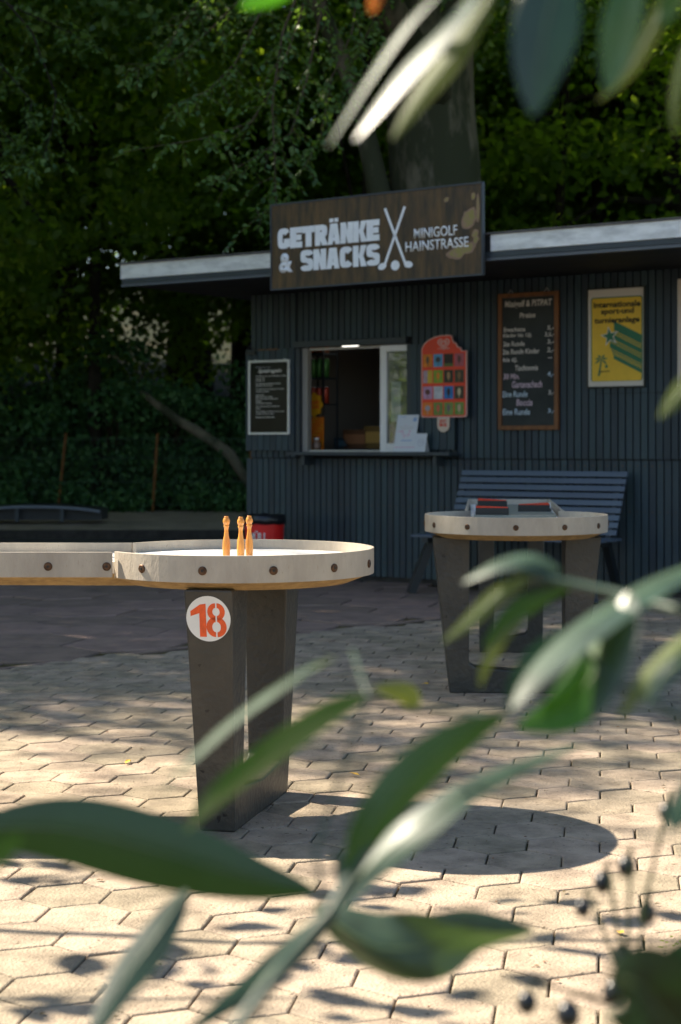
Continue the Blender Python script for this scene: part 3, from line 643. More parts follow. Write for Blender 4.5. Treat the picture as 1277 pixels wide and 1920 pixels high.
# ------------------------------------------------------------------ bench
bu0_ = K(868, 884, .14)[0]; bu1_ = K(1178, 884, .14)[0]; bt = K(1000, 883, .14)[1]
BL = bu1_-bu0_; bn = kthing('bench', 'blue-grey slatted wooden bench with leaning backrest against the kiosk wall', 'bench', bu0_, .14, 0)
print('BENCH', BL, bt)
sth = .44; M_bleg = plain('bench_leg', (.012, .016, .02), .45)
bk = []; b = MB(); nS = 9; yb, zb_ = -.20, sth+.035
for i in range(nS):
    t = i/(nS-1); z = zb_+(bt-.02-zb_)*t; y = -.20+.19*t
    b.bar((-.0, y, z), (BL, y, z), .042, .016, up=Vector((0, .38, 1)).cross(Vector((1, 0, 0))))
b.build('backrest', M_bench, bn, bevel=.003)
b = MB()
for i in range(6): y = -.25-.07*i; b.box(-.09, BL+.05, y-.03, y+.03, sth-.02+.006*i*0, sth)
b.build('seat', M_bench, bn, bevel=.003)
for x in (.03, BL-.06):
    l = MB(); l.bar((x, -.25, sth-.03), (x, -.03, 0), .05, .06); l.build('leg', M_bleg, bn)
    l = MB(); l.bar((x-.0, -.52, sth-.03), (x-.10 if x < .5 else x+.1, -.66, 0), .055, .06); l.build('leg', M_bleg, bn)
    l = MB(); l.box(x-.025, x+.025, -.62, -.2, sth-.06, sth-.0205); l.bar((x, -.225, sth-.04), (x, .012, bt-.03), .04, .03); l.build('side_frame', M_dark, bn)

# ------------------------------------------------------------------ litter bin
bx = K(496, 1040, .5)[0]; rt = kthing('litter_bin', 'red litter bin with black bag at the kiosk corner', 'litter bin', bx, .5, 0)
bzt = K(496, 976, .6)[1]; rad = (K(534, 976, .5)[0]-K(458, 976, .5)[0])*math.cos(KT)/2*1.0
rad = 76*13.6/F/2
MB().lathe([(rad*.82, .02), (rad*.85, .03), (rad*.98, bzt-.01), (rad, bzt), (rad*.97, bzt)], n=32).build('bin_body', M_bin, rt, smooth=False)
b = MB(); prof = [(rad*1.03, bzt-.03), (rad*1.06, bzt+.0), (rad*1.05, bzt+.035), (rad*.92, bzt+.045), (rad*.85, bzt+.02), (rad*.8, bzt-.1), (rad*.2, bzt-.15)]
b.lathe(prof, n=28); b.v = [(x*(1+.04*noise.noise(Vector((x*30, y*30, z*9)))), y*(1+.04*noise.noise(Vector((x*30, y*30, z*9)))), z+.014*noise.noise(Vector((x*14, y*14, 2)))) for x, y, z in b.v]
b.build('bin_bag', M_bag, rt, smooth=True)
tx = text('MÜLL', .17, .085, M_white, rt, (0, 0), bold=.03, y=0, depth=.001)
me = tx.data
for v in me.vertices:                                        # wrap the word round the bin
    a = v.co.x/rad+math.atan2(-1, 0)+KT-R(18); zr = v.co.z+bzt-.125; rr_ = rad*(.85+.15*zr/bzt)+.002-v.co.y
    v.co = Vector((rr_*math.cos(a), rr_*math.sin(a), zr))

# ------------------------------------------------------------------ pit-pat tables
TOPZ, RH, SURF = .801, .077, .770; RR = .41; HWL = .235
def frame_mesh(mb, wt_, wb_, wi, hb, top, tt, tb, M_):
    pts = [(-wt_, top), (-wb_, 0), (wb_, 0), (wt_, top), (wi, top), (wi, hb+.02), (wi*.88, hb+.002), (0, hb-.015), (-wi*.88, hb+.002), (-wi, hb+.02), (-wi, top)]
    n = len(pts)
    def th(z): return (tb+(tt-tb)*z/top)/2
    vs = [M_ @ Vector((-th(z), a, z)) for a, z in pts]+[M_ @ Vector((th(z), a, z)) for a, z in pts]
    cells = [(0, 1, 9, 10), (1, 8, 9), (1, 7, 8), (1, 2, 7), (2, 6, 7), (2, 5, 6), (2, 3, 4, 5)]
    fs = [c for c in cells]+[tuple(n+i for i in c[::-1]) for c in cells]+[((i+1) % n, i, n+i, n+(i+1) % n) for i in range(n)]
    mb.add(vs, fs)
def arc_band(mb, r0, r1, z0, z1, a0, a1, n=72):
    vs = []
    for i in range(n+1):
        a = a0+(a1-a0)*i/n; c, s = math.cos(a), math.sin(a)
        vs += [(r0*c, r0*s, z0), (r1*c, r1*s, z0), (r1*c, r1*s, z1), (r0*c, r0*s, z1)]
    fs = []
    for i in range(n):
        o = i*4; fs += [(o+k, o+(k+1) % 4, o+4+(k+1) % 4, o+4+k) for k in range(4)]
    fs += [(0, 3, 2, 1), (n*4, n*4+1, n*4+2, n*4+3)]
    mb.add(vs, fs)
def pit_table(label, loc, rz, frame_rz, back_x, L, wtop=.375, discbolts=(), lanebolts=(), fdx=0, wbot=.30):
    """lane runs along local +x; the round end is centred on the origin"""
    t = thing('billiard_table', label, 'table', loc, rz, 'obstacle billiard tables')
    a0 = math.asin(HWL/RR)-R(4)
    b = MB(); arc_band(b, RR-.012, RR, TOPZ-RH, TOPZ, a0, 2*math.pi-a0); b.build('round_rim', M_cement, t, bevel=.0012)
    x0 = RR*math.cos(a0)+.003
    for s in (-1, 1):
        y0, y1 = sorted((s*(HWL-.012), s*HWL)); lr = MB().box(x0, L, y0, y1, TOPZ-RH+.003, TOPZ-.001).build('lane_rim', M_cement, t, bevel=.0012)
    MB().box(L+.0005, L+.0125, -HWL, HWL, TOPZ-RH+.003, TOPZ-.001).build('end_rim', M_cement, t)
    b = MB(); n = 64; pts = [((RR-.0125)*math.cos(a0+(2*math.pi-2*a0)*i/n), (RR-.0125)*math.sin(a0+(2*math.pi-2*a0)*i/n)) for i in range(n+1)]
    pts += [(L-.001, -HWL+.0125), (L-.001, HWL-.0125)]
    m_ = len(pts); b.add([(x, y, SURF) for x, y in pts]+[(x, y, TOPZ-RH+.012) for x, y in pts], [tuple(range(m_)), tuple(range(2*m_-1, m_-1, -1))]+[(i, m_+i, m_+(i+1) % m_, (i+1) % m_) for i in range(m_)])
    b.build('playing_surface', M_play, t)
    b = MB(); ra, rb_ = RR-.013, RR-.075; z0, z1 = TOPZ-RH-.026, TOPZ-RH+.0115; ring = []
    for i in range(n+1):
        a = a0+(2*math.pi-2*a0)*i/n; ring.append((math.cos(a), math.sin(a)))
    top = [(ra*c, ra*s, z1) for c, s in ring]+[(L-.002, -HWL+.013, z1), (L-.002, HWL-.013, z1)]
    mid = [(ra*c, ra*s, TOPZ-RH-.002) for c, s in ring]+[(L-.002, -HWL+.013, TOPZ-RH-.002), (L-.002, HWL-.013, TOPZ-RH-.002)]
    bot = [(rb_*c, rb_*s, z0) for c, s in ring]+[(L-.03, -HWL+.05, z0+.008), (L-.03, HWL-.05, z0+.008)]
    b.add(top+mid+bot, [tuple(range(m_))]+[(q_*m_+i, (q_+1)*m_+i, (q_+1)*m_+(i+1) % m_, q_*m_+(i+1) % m_) for q_ in (0, 1) for i in range(m_)]+[tuple(range(3*m_-1, 2*m_-1, -1))])
    b.build('underside_slab', M_under, t)
    FM = Matrix.Translation((fdx, 0, 0)) @ Matrix.Rotation(frame_rz, 4, 'Z'); ztop = TOPZ-RH-.022
    b = MB(); frame_mesh(b, wtop, wbot, .214, .115, ztop, .142, .107, FM); b.build('support_frame', M_conc, t, bevel=.006)
    b = MB(); frame_mesh(b, .178, .168, .09, .10, ztop, .13, .10, Matrix.Translation((back_x, 0, 0))); b.build('support_frame', M_conc, t, bevel=.006)
    def bolt(p, nrm):
        nrm = Vector(nrm); q_ = nrm.to_track_quat('Z', 'Y').to_matrix().to_4x4(); q_.translation = Vector(p)
        b = MB(); b.lathe([(.0125, -.002), (.0125, .002), (.010, .004), (.002, .0043)], n=16); b.v = [tuple(q_ @ Vector(v)) for v in b.v]; o = b.build('bolt', M_bolt, t, smooth=False)
        b = MB(); b.lathe([(.004, .0044), (.004, .0055), (.001, .0056)], n=6); b.v = [tuple(q_ @ Vector(v)) for v in b.v]; b.build('bolt_socket', M_boltd, o)
    for a in discbolts: bolt((RR*math.cos(a)+.0*0, RR*math.sin(a), TOPZ-RH*.55), (math.cos(a), math.sin(a), 0))
    for x in lanebolts:
        for s in (-1, 1): bolt((x, s*HWL, TOPZ-RH*.55), (0, s, 0))
    return t
# table with the number 18: lane to the left
C18 = Vector((-.308, 5.03, 0))
rz = math.pi
t18 = pit_table('long keyhole-shaped billiard table carrying the number 18 disc, with pins on it', C18, rz, R(-13.5)+0, 1.45, 2.3,
                discbolts=[R(-129+28*k)-rz for k in range(0, 13) if not (150 < (-129+28*k) % 360 < 210)], lanebolts=[x for x in (.37, .54, .95, 1.4, 1.85, 2.2)], fdx=-.02, wbot=.288)
# number disc on the front post: frame axes in world
fa = Vector((math.sin(R(13.5)), math.cos(R(13.5)), 0)); nrm0 = -fa
zc = .62; ztop = TOPZ-RH-.022; off = .288+(.375-.288)*zc/ztop
slope = (.375-.288)/ztop
up = (Vector((0, 0, 1))-fa*slope).normalized(); xr = up.cross(-(-fa)).normalized()
nrm = (-fa-Vector((0, 0, 1))*slope).normalized(); right = up.cross(nrm).normalized()
pc = C18+Vector((.02, 0, 0))-fa*off+Vector((0, 0, zc))+nrm*.0012
MM = Matrix.Identity(4); MM.col[0] = (*right, 0); MM.col[1] = (*(-nrm), 0); MM.col[2] = (*up, 0); MM.col[3] = (*pc, 1)
TL = Matrix.Translation(C18) @ Matrix.Rotation(rz, 4, 'Z'); ML = TL.inverted() @ MM
r0 = .0655; b = MB(); b.prism([(r0*math.cos(2*math.pi*i/48), r0*math.sin(2*math.pi*i/48)) for i in range(48)], -.0006, .0, ML); nd = b.build('number_disc', M_white, t18)
b = MB(); s_ = r0
def poly(pts): b.prism([(x*s_, z*s_) for x, z in pts], -.0014, -.0007, ML)
poly([(-.36, .62), (-.10, .66), (-.10, -.80), (-.40, -.80), (-.40, .24), (-.80, .10), (-.80, .32)][:])
def halfring(cx, cz, ro_x, ro_z, ri_x, ri_z, sgn, gap=.035):
    n = 14; A = [-math.pi/2+math.pi*i/n for i in range(n+1)]
    o = [(cx+sgn*(gap+ro_x*max(0, math.cos(a))), cz+ro_z*math.sin(a)) for a in A]
    i_ = [(cx+sgn*(gap+ri_x*max(0, math.cos(a))), cz+ri_z*math.sin(a)) for a in A]
    for k in range(n): poly([o[k], o[k+1], i_[k+1], i_[k]])
for sgn in (-1, 1):
    halfring(.36, .31, .36, .38, .13, .17, sgn); halfring(.36, -.36, .42, .44, .16, .22, sgn)
b.build('number', M_orange, nd)
# wooden pins
PINP = [(.0, .0), (.0105, 0), (.0112, .004), (.0118, .03), (.0112, .048), (.0075, .066), (.006, .08), (.0068, .091), (.0088, .0935), (.0088, .0965), (.0068, .098), (.0085, .1005), (.0108, .107), (.0108, .112), (.0085, .1185), (.006, .121), (.0068, .1225), (.0068, .1245), (.001, .1250)]
p0 = None
for i, (px, Yp, lab) in enumerate(((424.5, 5.02, 'turned wooden pin standing apart, leftmost of the three'), (451.5, 4.98, 'turned wooden pin in the middle, in front of the right one'), (467.5, 5.06, 'turned wooden pin furthest right and farthest back of the three'))):
    if p0 is None:
        o = MB().lathe(PINP, n=28).build('wooden_pin', M_pin, smooth=True); p0 = o
    else: o = p0.copy(); col.objects.link(o)
    o.location = ((px-CX)*Yp/F, Yp, SURF); o.rotation_euler = (0, 0, i*1.1); tag(o, lab, 'pin', 'wooden pins on the table')
# second table: lane away from the camera
C16 = Vector((.79, 7.45, 0)); rz16 = R(90-5.0)
t16 = pit_table('round-ended billiard table with red and black obstacles, standing before the bench', C16, rz16, R(4.5), 1.45, 2.05,
                discbolts=[R(-157+30.5*k)-rz16 for k in range(0, 12) if not (50 < (-157+30.5*k) % 360 < 122)], lanebolts=(.6, 1.1, 1.6, 2.0))
# obstacle: grey plate with metal fins and three red topped wedges
ob = thing('table_obstacle', 'grey plate with metal fins holding three red-topped black wedges', 'obstacle', C16+Vector((math.cos(rz16)*.62, math.sin(rz16)*.62, SURF)), rz16-R(90))
MB().box(-.19, .19, -.42, 1.0, .001, .016).build('plate', mat('grey_plate', (.20, .21, .18), .4, var=.15), ob, bevel=.002)
for s in (-1, 1):
    y0 = -.40 if s < 0 else -.05
    MB().prism([(0, 0), (.30, 0), (.30, .034), (.285, .036), (.24, .010), (.0, .006)], -.0015, .0015, Matrix.Translation((s*.186, y0, .0165)) @ Matrix.Rotation(R(90), 4, 'Z')).build('fin', M_alu, ob)
def wedge(cx, cy, fl, h=.032, W_=.155, D_=.20):
    pts = [(-W_/2, 0), (W_/2, 0), (W_/2, D_)] if fl > 0 else [(-W_/2, 0), (W_/2, 0), (-W_/2, D_)]
    z0 = .0165; V = [(cx+x, cy+y, z0) for x, y in pts]+[(cx+x, cy+y, z0+h) for x, y in pts]
    F_ = [(0, 2, 1), (3, 4, 5), (0, 1, 4, 3), (1, 2, 5, 4), (2, 0, 3, 5)]
    w_ = MB().add(V, F_).build('wedge', plain('wedge_black', (.008, .008, .009), .4), ob)
    k = .96; c = Vector((sum(x for x, y in pts)/3+cx, sum(y for x, y in pts)/3+cy))
    V2 = []
    for zz_ in (z0+h+.0005, z0+h+.004): V2 += [(c.x+(cx+x-c.x)*k, c.y+(cy+y-c.y)*k, zz_) for x, y in pts]
    MB().add(V2, F_).build('wedge_top', M_red, w_)
wedge(-.105, -.38, -1, D_=.18); wedge(-.10, .62, -1, D_=.3); wedge(.10, .02, 1, D_=.26)

# ------------------------------------------------------------------ far left: arched lane, fence
ar = thing('arched_lane', 'dark low arched game lane with pale edge on the gravel terrace', 'game lane', (-3.9, 21.6, .12))
b = MB(); n = 24; up_, lo_ = [], []
for i in range(n+1):
    x = -1.6+2.4*i/n; z = .03+.185*(1-((x+.05)/1.6)**2) if x < .0 else .03+.185-.06*(x/.8)**2
    up_.append((x, z)); lo_.append((x, z-.035))
b.prism(up_+lo_[::-1], -.28, -.26); b.build('lane_edge', mat('lane_edge', (.14, .17, .22), .4), ar)
MB().prism(up_+lo_[::-1], -.2595, .5).build('lane_deck', M_dark, ar)
MB().prism([(x, max(.022, z-.002)) for x, z in lo_]+[(lo_[-1][0], .02), (lo_[0][0], .02)], -.12, .45).build('dark_infill', M_dark, ar)  # added dark body standing for the darkness under the arch
for x in (-.28, .3): MB().box(x-.025, x+.025, -.25, -.2, -.0, .17).build('leg', M_trim, ar)
MB().box(.35, .42, .2, .3, 0, .14).build('leg', M_trim, ar)
fe = thing('wire_fence', 'thin green wire mesh fence on rusty posts at the foot of the wood', 'fence', (0, 24.6, .12))
fy = 0; zt_ = 1.17
for px, lean in ((120, .10), (293, .06), (-80, .02), (470, -.05)):
    x = (px-CX)*24.6/F; b = MB(); b.bar((x-lean, 0, -.1), (x+lean*.3, 0, zt_), .035, .035); b.build('post', M_rust, fe)
b = MB(); xa, xb = -6.5, 0
for z in (.1, .45, .8, 1.09): b.bar((xa, .02, z), (xb, .02, z), .006, .006)
k = xa
while k < xb:
    b.bar((k, .025, .1), (k+.5, .025, 1.09), .0025, .0025); b.bar((k+.5, .03, .1), (k, .03, 1.09), .0025, .0025); k += .11
b.build('mesh_wire', M_wire, fe)

# ------------------------------------------------------------------ foliage
def leaf_cloud(rng, centers, radii, per, size, flat=.6, up=.35):
    C = []; 
    for c, r in zip(centers, radii):
        n = int(per*max(.3, (r/np.mean(radii))**2)); d = rng.normal(size=(n, 3)); d[:, 2] *= flat
        C.append(np.asarray(c)+d*r*.5)
    C = np.concatenate(C); n = len(C)
    nr = rng.normal(size=(n, 3)); nr[:, 2] += up*2; nr /= np.linalg.norm(nr, axis=1)[:, None]
    a = rng.normal(size=(n, 3)); a -= (a*nr).sum(1)[:, None]*nr; a /= np.linalg.norm(a, axis=1)[:, None]; b_ = np.cross(nr, a)
    s = size*rng.uniform(.6, 1.35, size=n)[:, None]
    fold = nr*s*.10
    V = np.stack([C-a*s*.5, C-a*s*.12-b_*s*.30+fold, C+a*s*.22-b_*s*.24+fold, C+a*s*.55-fold, C+a*s*.22+b_*s*.24+fold, C-a*s*.12+b_*s*.30+fold], 1).reshape(-1, 3)
    Fq = np.arange(n*6).reshape(-1, 6)
    return V, Fq
def crown_mesh(name, seed, rx, rz, zc_, nclump, per, size, clump_r, m):
    rng = np.random.default_rng(seed); cs = []; rs = []
    while len(cs) < nclump:
        p = rng.uniform(-1, 1, 3); q_ = np.linalg.norm(p)
        if q_ > 1 or q_ < .35 or noise.noise(Vector(p*1.9)+Vector((seed, 0, 0))) < -.22: continue
        cs.append((p[0]*rx, p[1]*rx, zc_+p[2]*rz)); rs.append(clump_r*rng.uniform(.6, 1.4))
    V, Fq = leaf_cloud(rng, cs, rs, per, size)
    return np_mesh(name, V, Fq, m), cs
def trunk_mesh(h, r, seed, cs, nl=9, m=M_barkd, lean=0):
    rnd = random.Random(seed); b = MB(); pts = []; rad_ = []
    for i in range(9):
        t = i/8; pts.append((lean*t+.25*noise.noise(Vector((seed, t*2, 0)))*t*2, .25*noise.noise(Vector((seed, t*2, 5)))*t*2, -.2+h*t)); rad_.append(r*(1-.75*t)*(1.35 if i == 0 else 1))
    b.tube(pts, rad_, 12)
    for c in rnd.sample(cs, min(nl, len(cs))):
        k = rnd.randint(3, 7); s_ = Vector(pts[k]); e_ = Vector(c); m_ = (s_+e_)/2+Vector((0, 0, .3))
        b.tube([s_, m_, e_], [rad_[k]*.45, rad_[k]*.25, .02], 6, cap=False)
    return b
protos = []
for i, (rx, rzz, zc_, h, r, ncl, per) in enumerate(((3.6, 5.2, 6.6, 11, .20, 230, 150), (3.0, 4.4, 5.2, 9, .16, 190, 150), (4.2, 5.6, 8.0, 13, .28, 260, 150))):
    root = thing('tree', 't', 'tree', (0, 0, 0), 0, 'trees of the wood')
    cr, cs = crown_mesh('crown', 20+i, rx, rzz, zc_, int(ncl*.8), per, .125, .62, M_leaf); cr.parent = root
    trunk_mesh(h, r, 30+i, cs).build('trunk', M_barkd, root, smooth=True); protos.append(root)
root = thing('tree', 't', 'tree', (0, 0, 0), 0, 'trees of the wood')
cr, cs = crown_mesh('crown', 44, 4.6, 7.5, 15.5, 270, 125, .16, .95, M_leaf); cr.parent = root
trunk_mesh(21, .32, 45, cs).build('trunk', M_barkd, root, smooth=True); protos.append(root)
used = [False]*4
def put_tree(k, x, y, z=0, s=1.0, rot=0, label=''):
    o = protos[k] if not used[k] else copy_tree(protos[k]); used[k] = True
    o.location = (x, y, z); o.scale = (s, s, s); o.rotation_euler = (0, 0, rot); o['label'] = label; return o
LW = 'dense dark green tree of the shaded wood behind the terrace and kiosk'
rt_ = random.Random(4)
spots = []
for row, (y, n, xa, xb) in enumerate(((27.5, 7, -13, 13), (32, 9, -20, 13), (36, 10, -26, 15))):
    for i in range(n):
        x = xa+(xb-xa)*(i+.5)/n+rt_.uniform(-.9, .9); spots.append((x, y+rt_.uniform(-1.2, 1.2), row))
for (x, y, row) in spots:
    put_tree(rt_.randrange(3), x, y, max(.12, 10*(1-math.exp(-(y-29)/4*.16))-.3), rt_.uniform(.9, 1.25)+.32*row, rt_.uniform(0, 6.28), LW)
for (x, y) in ((-23, 26), (-16.5, 25), (7.5, 28.5), (-10.5, 27), (-9.5, 31), (-2, 34), (-27, 31)):
    put_tree(3, x, y, .1, rt_.uniform(.95, 1.12), rt_.uniform(0, 6.28), LW)
put_tree(3, -11.2, 15.6, 0, .8, 2.2, 'tall dense tree left of the yard beyond the edge of the picture')
# trees standing left of the picture whose crowns shade the kiosk and the far paving
for (k, x, y, s) in ((2, -8.2, 17.5, 1.15), (0, -10.5, 12.5, 1.1), (2, -5.2, 21.5, 1.1), (1, -13, 17, 1.2), (0, 5.0, 24.5, 1.2), (2, 7.5, 19.5, 1.1)):
    put_tree(k, x, y, .0, s, rt_.uniform(0, 6.28), 'tall leafy tree beyond the edge of the picture, shading the yard')
for (k, x, y, s) in ((2, -17, 9.5, 1.1), (2, 13, -6, 1.1), (1, -21, 3, 1.3)):
    put_tree(k, x, y, .0, s, rt_.uniform(0, 6.28), 'tall leafy tree behind the viewer, across the yard')

# the big beech behind the kiosk with its hanging twigs
BX, BY = P(818, 300, 19.5).x, 19.5
be = thing('beech_tree', 'huge grey beech trunk rising behind the kiosk with drooping leafy twigs', 'tree', (BX, BY, 0))
b = MB(); pts = []; rd = []
for i in range(13):
    t = i/12; z = -.1+t*9; pts.append((.06*math.sin(z*.9), 0, z)); rd.append(.52+.20*math.exp(-z*1.2)+.03*math.sin(z*1.7))
b.tube(pts, rd, 28)
b.tube([(-.42, -.1, 1.6), (-.52, -.15, 2.8), (-.62, -.2, 3.8), (-.95, -.3, 5.2), (-1.8, -1.0, 7)], [.14, .14, .12, .10, .06], 12)
b.tube([(.1, -.2, 5), (-1.2, -2.5, 6.6), (-3.2, -5.5, 7.2), (-5.0, -6.8, 6.6)], [.22, .15, .09, .03], 10)
b.tube([(.1, .2, 6), (1.5, -1.5, 7.6), (3.6, -3.5, 8.4)], [.2, .13, .05], 10)
b.v = [(x*(1+.14*noise.noise(Vector((x*3, y*3, z*1.1)))), y*(1+.14*noise.noise(Vector((x*3, y*3, z*1.1)))), z) for x, y, z in b.v]
b.build('trunk', M_bark, be, smooth=True)
rng = np.random.default_rng(5)
def sprays(paths, leaf, nt, tl, seed, per=9, droop=.5):
    """leafy hanging twigs: main stems (world points) with side twigs, leaves alternating along them"""
    rnd = random.Random(seed); tw = MB(); LV = []; nl = 0
    LC = []; LA_ = []; LN = []
    def leaves_on(p, q_, n):
        d = (q_-p)
        for i in range(n):
            t = (i+.5)/n; c = p+d*t; sgn = 1 if i % 2 else -1
            sidev = d.normalized().cross(Vector((0, 0, 1)))
            if sidev.length < .1: sidev = Vector((1, 0, 0))
            ax = (d.normalized()*.6+sidev.normalized()*sgn*.9+Vector((rnd.gauss(0, .3), rnd.gauss(0, .3), rnd.gauss(-.15, .3)))).normalized()
            nn_ = Vector((rnd.gauss(0, .5), rnd.gauss(-.2, .5), 1)).normalized()
            LC.append(c+ax*leaf*.5); LA_.append(ax); LN.append(nn_)
    for path in paths:
        path = [Vector(p) for p in path]
        tw.tube(path, [.012*(1-.8*i/(len(path)-1)) for i in range(len(path))], 5, cap=False)
        segs = len(path)-1
        for k in range(nt):
            t = (k+rnd.random())/nt*segs; i = min(int(t), segs-1); p = path[i].lerp(path[i+1], t-i)
            d = (path[i+1]-path[i]).normalized()
            dirv = (d*.5+Vector((rnd.gauss(0, .7), rnd.gauss(0, .5), rnd.gauss(-droop*.5, .35)))).normalized()
            ln = tl*rnd.uniform(.5, 1.3)*(1-.35*t/segs); m1 = p+dirv*ln*.5; m2 = m1+(dirv+Vector((0, 0, -droop))).normalized()*ln*.5
            tw.tube([p, m1, m2], [.004, .003, .0015], 4, cap=False)
            leaves_on(p, m1, per//2); leaves_on(m1, m2, per-per//2)
        for i in range(segs): leaves_on(path[i], path[i+1], 6)
    C = np.array([tuple(c) for c in LC]); A = np.array([tuple(c) for c in LA_]); Nn = np.array([tuple(c) for c in LN])
    B = np.cross(Nn, A); B /= np.linalg.norm(B, axis=1)[:, None]; Nn = np.cross(A, B)
    s = leaf*np.random.default_rng(seed).uniform(.65, 1.25, len(C))[:, None]; f = Nn*s*.09
    V = np.stack([C-A*s*.5, C-A*s*.2-B*s*.26+f, C+A*s*.15-B*s*.27+f, C+A*s*.55-f, C+A*s*.15+B*s*.27+f, C-A*s*.2+B*s*.26+f], 1).reshape(-1, 3)
    return tw, V, np.arange(len(C)*6).reshape(-1, 6)
def pathpx(l, Y0, Y1): return [P(x, y, Y0+(Y1-Y0)*i/(len(l)-1)) for i, (x, y) in enumerate(l)]
hang = [pathpx(l, a, c) for l, a, c in (
    ([(620, -160), (560, 40), (520, 150), (470, 230), (380, 260), (230, 285)], 14.5, 12.6),
    ([(600, -120), (530, 60), (510, 190), (515, 300), (518, 380), (480, 410)], 14, 12.8),
    ([(640, -100), (600, 30), (575, 150), (545, 250), (470, 300), (400, 340)], 14.5, 13),
    ([(560, -160), (500, 0), (440, 120), (390, 170), (320, 200)], 14.8, 13.2),
    ([(680, -100), (660, 60), (620, 150), (600, 260), (560, 330)], 15.5, 14),
    ([(560, -150), (470, -20), (390, 60), (330, 110), (240, 130)], 15.2, 14),
    ([(420, -180), (390, -20), (330, 60), (300, 120)], 15, 14.2),
    ([(700, -100), (700, 40), (660, 120), (640, 200)], 16, 15.5))]
tw, V, Fq = sprays(hang, .062, 34, .42, 8, per=10)
tw.v = [(x-BX, y-BY, z) for x, y, z in tw.v]; tw.build('twig', M_twig, be)
np_mesh('leaf_spray', V-np.array([BX, BY, 0]), Fq, M_leaf2, be)
rngb = np.random.default_rng(9); cs = []; rs = []
while len(cs) < 330:
    p = rngb.uniform(-1, 1, 3)
    if np.linalg.norm(p) > 1: continue
    q_ = (p[0]*7.5-2.0, p[1]*5-1.5, 8.6+p[2]*3.2)
    cs.append(q_); rs.append(rngb.uniform(.6, 1.2))
V, Fq = leaf_cloud(rngb, cs, rs, 170, .11); np_mesh('crown', V, Fq, M_leaf2, be)
# a smaller beech at the left edge with hanging twigs
sb = thing('young_beech', 'slender beech at the left edge with thin hanging twigs', 'tree', (-5.2, 17.2, 0))
hang = [pathpx(l, a, c) for l, a, c in (
    ([(-60, -80), (60, 60), (105, 180), (98, 240), (80, 300), (15, 318)], 15.5, 14.2),
    ([(-100, 40), (0, 120), (60, 190), (50, 250)], 15.5, 14.6), ([(-80, -40), (40, 20), (130, 60), (180, 90)], 16, 15), ([(-80, 180), (-10, 230), (30, 270), (60, 300)], 15.5, 15))]
tw, V, Fq = sprays(hang, .060, 26, .4, 3, per=9)
tw.v = [(x+5.2, y-17.2, z) for x, y, z in tw.v]
tw.tube([(0, 0, -.1), (.05, 0, 2), (.0, -.1, 4.5), (.2, -.3, 7.5)], [.14, .11, .09, .04], 10)
tw.tube([(0, -.1, 4.4), (.5, -.8, 5.2), (1.3, -1.7, 5.6)], [.06, .04, .012], 8)
tw.build('trunk', M_barkd, sb); np_mesh('crown', V-np.array([-5.2, 17.2, 0]), Fq, M_leaf2, sb)
# dead leaning trunk and dim stems in the wood
t = thing('leaning_trunk', 'dead pale trunk leaning in the dark shrubs behind the fence', 'dead tree', (0, 0, 0))
MB().tube([P(265, 735, 25.0), P(300, 762, 24.9), P(330, 785, 24.9), P(380, 815, 24.9), P(430, 850, 24.8), P(480, 925, 24.8)], [.04, .065, .075, .08, .085, .09], 8).build('trunk', M_bark, t, smooth=True)
for px, yy, r, lab in ((690, 24, .13, 'thin dark stem left of the great beech trunk'), (1052, 23, .10, 'slim pale stem in the wood above the roof at the right'), (178, 25.5, .12, 'thin dark stem in the shrubs at the left')):
    t = thing('slim_tree', lab, 'tree', (P(px, 0, yy).x, yy, 0), 0, 'bare stems in the wood')
    trunk_mesh(10, r, px, [(0, 0, 9), (.8, .3, 8), (-.9, .2, 7.5)], 3, M_barkd).build('trunk', M_barkd, t, smooth=True)
    cs = [(random.uniform(-1.5, 1.5), random.uniform(-1, 1), random.uniform(7, 10)) for _ in range(30)]
    V, Fq = leaf_cloud(np.random.default_rng(px), cs, [.6]*30, 110, .1); np_mesh('crown', V, Fq, M_leaf, t)
# shrubs and ivy behind the fence
rs_ = random.Random(12)
for i, (px, Y, rx, h, lab) in enumerate(((60, 25.6, 1.1, 1.5, 'low green bush behind the fence at the far left'), (210, 25.8, 1.0, 2.6, 'tall upright green sapling bush behind the fence posts'), (330, 25.7, 1.0, 1.9, 'broad-leaved green bush right of the second fence post'),
                                         (430, 25.6, .9, 1.6, 'green bush beside the kiosk corner'), (140, 26.8, 1.4, 2.0, 'dark bush deep behind the first fence post'), (-60, 26, 1.4, 2.2, 'bush cut by the left edge behind the fence'), (520, 26, 1.3, 2.2, 'dark bush mostly hidden behind the kiosk'))):
    t = thing('bush', lab, 'bush', (P(px, 0, Y).x, Y, .12), 0, 'bushes behind the fence')
    rg = np.random.default_rng(60+i); cs = []; rr2 = []
    for _ in range(46):
        a = rg.uniform(0, 6.28); q_ = rg.uniform(0, 1)**.5; zz_ = rg.uniform(.1, 1); cs.append((rx*q_*math.cos(a)*(1.15-zz_*.6), rx*q_*math.sin(a)*.7, h*zz_)); rr2.append(.35)
    V, Fq = leaf_cloud(rg, cs, rr2, 75, .10); np_mesh('foliage', V, Fq, M_ivy, t)
    b = MB()
    for _ in range(5): b.tube([(rs_.uniform(-.1, .1), 0, -.05), (rs_.uniform(-.3, .3)*rx, rs_.uniform(-.2, .2), h*.5), (rs_.uniform(-.6, .6)*rx, rs_.uniform(-.3, .3), h*.9)], [.02, .014, .005], 5, cap=False)
    b.build('stem', M_twig, t)
rg = np.random.default_rng(77); n = 420
cs = [(rg.uniform(-9, 2), rg.uniform(24.35, 27), 0) for _ in range(n)]; cs = [(x, y, .16+abs(rg.normal())*.13) for x, y, _ in cs]
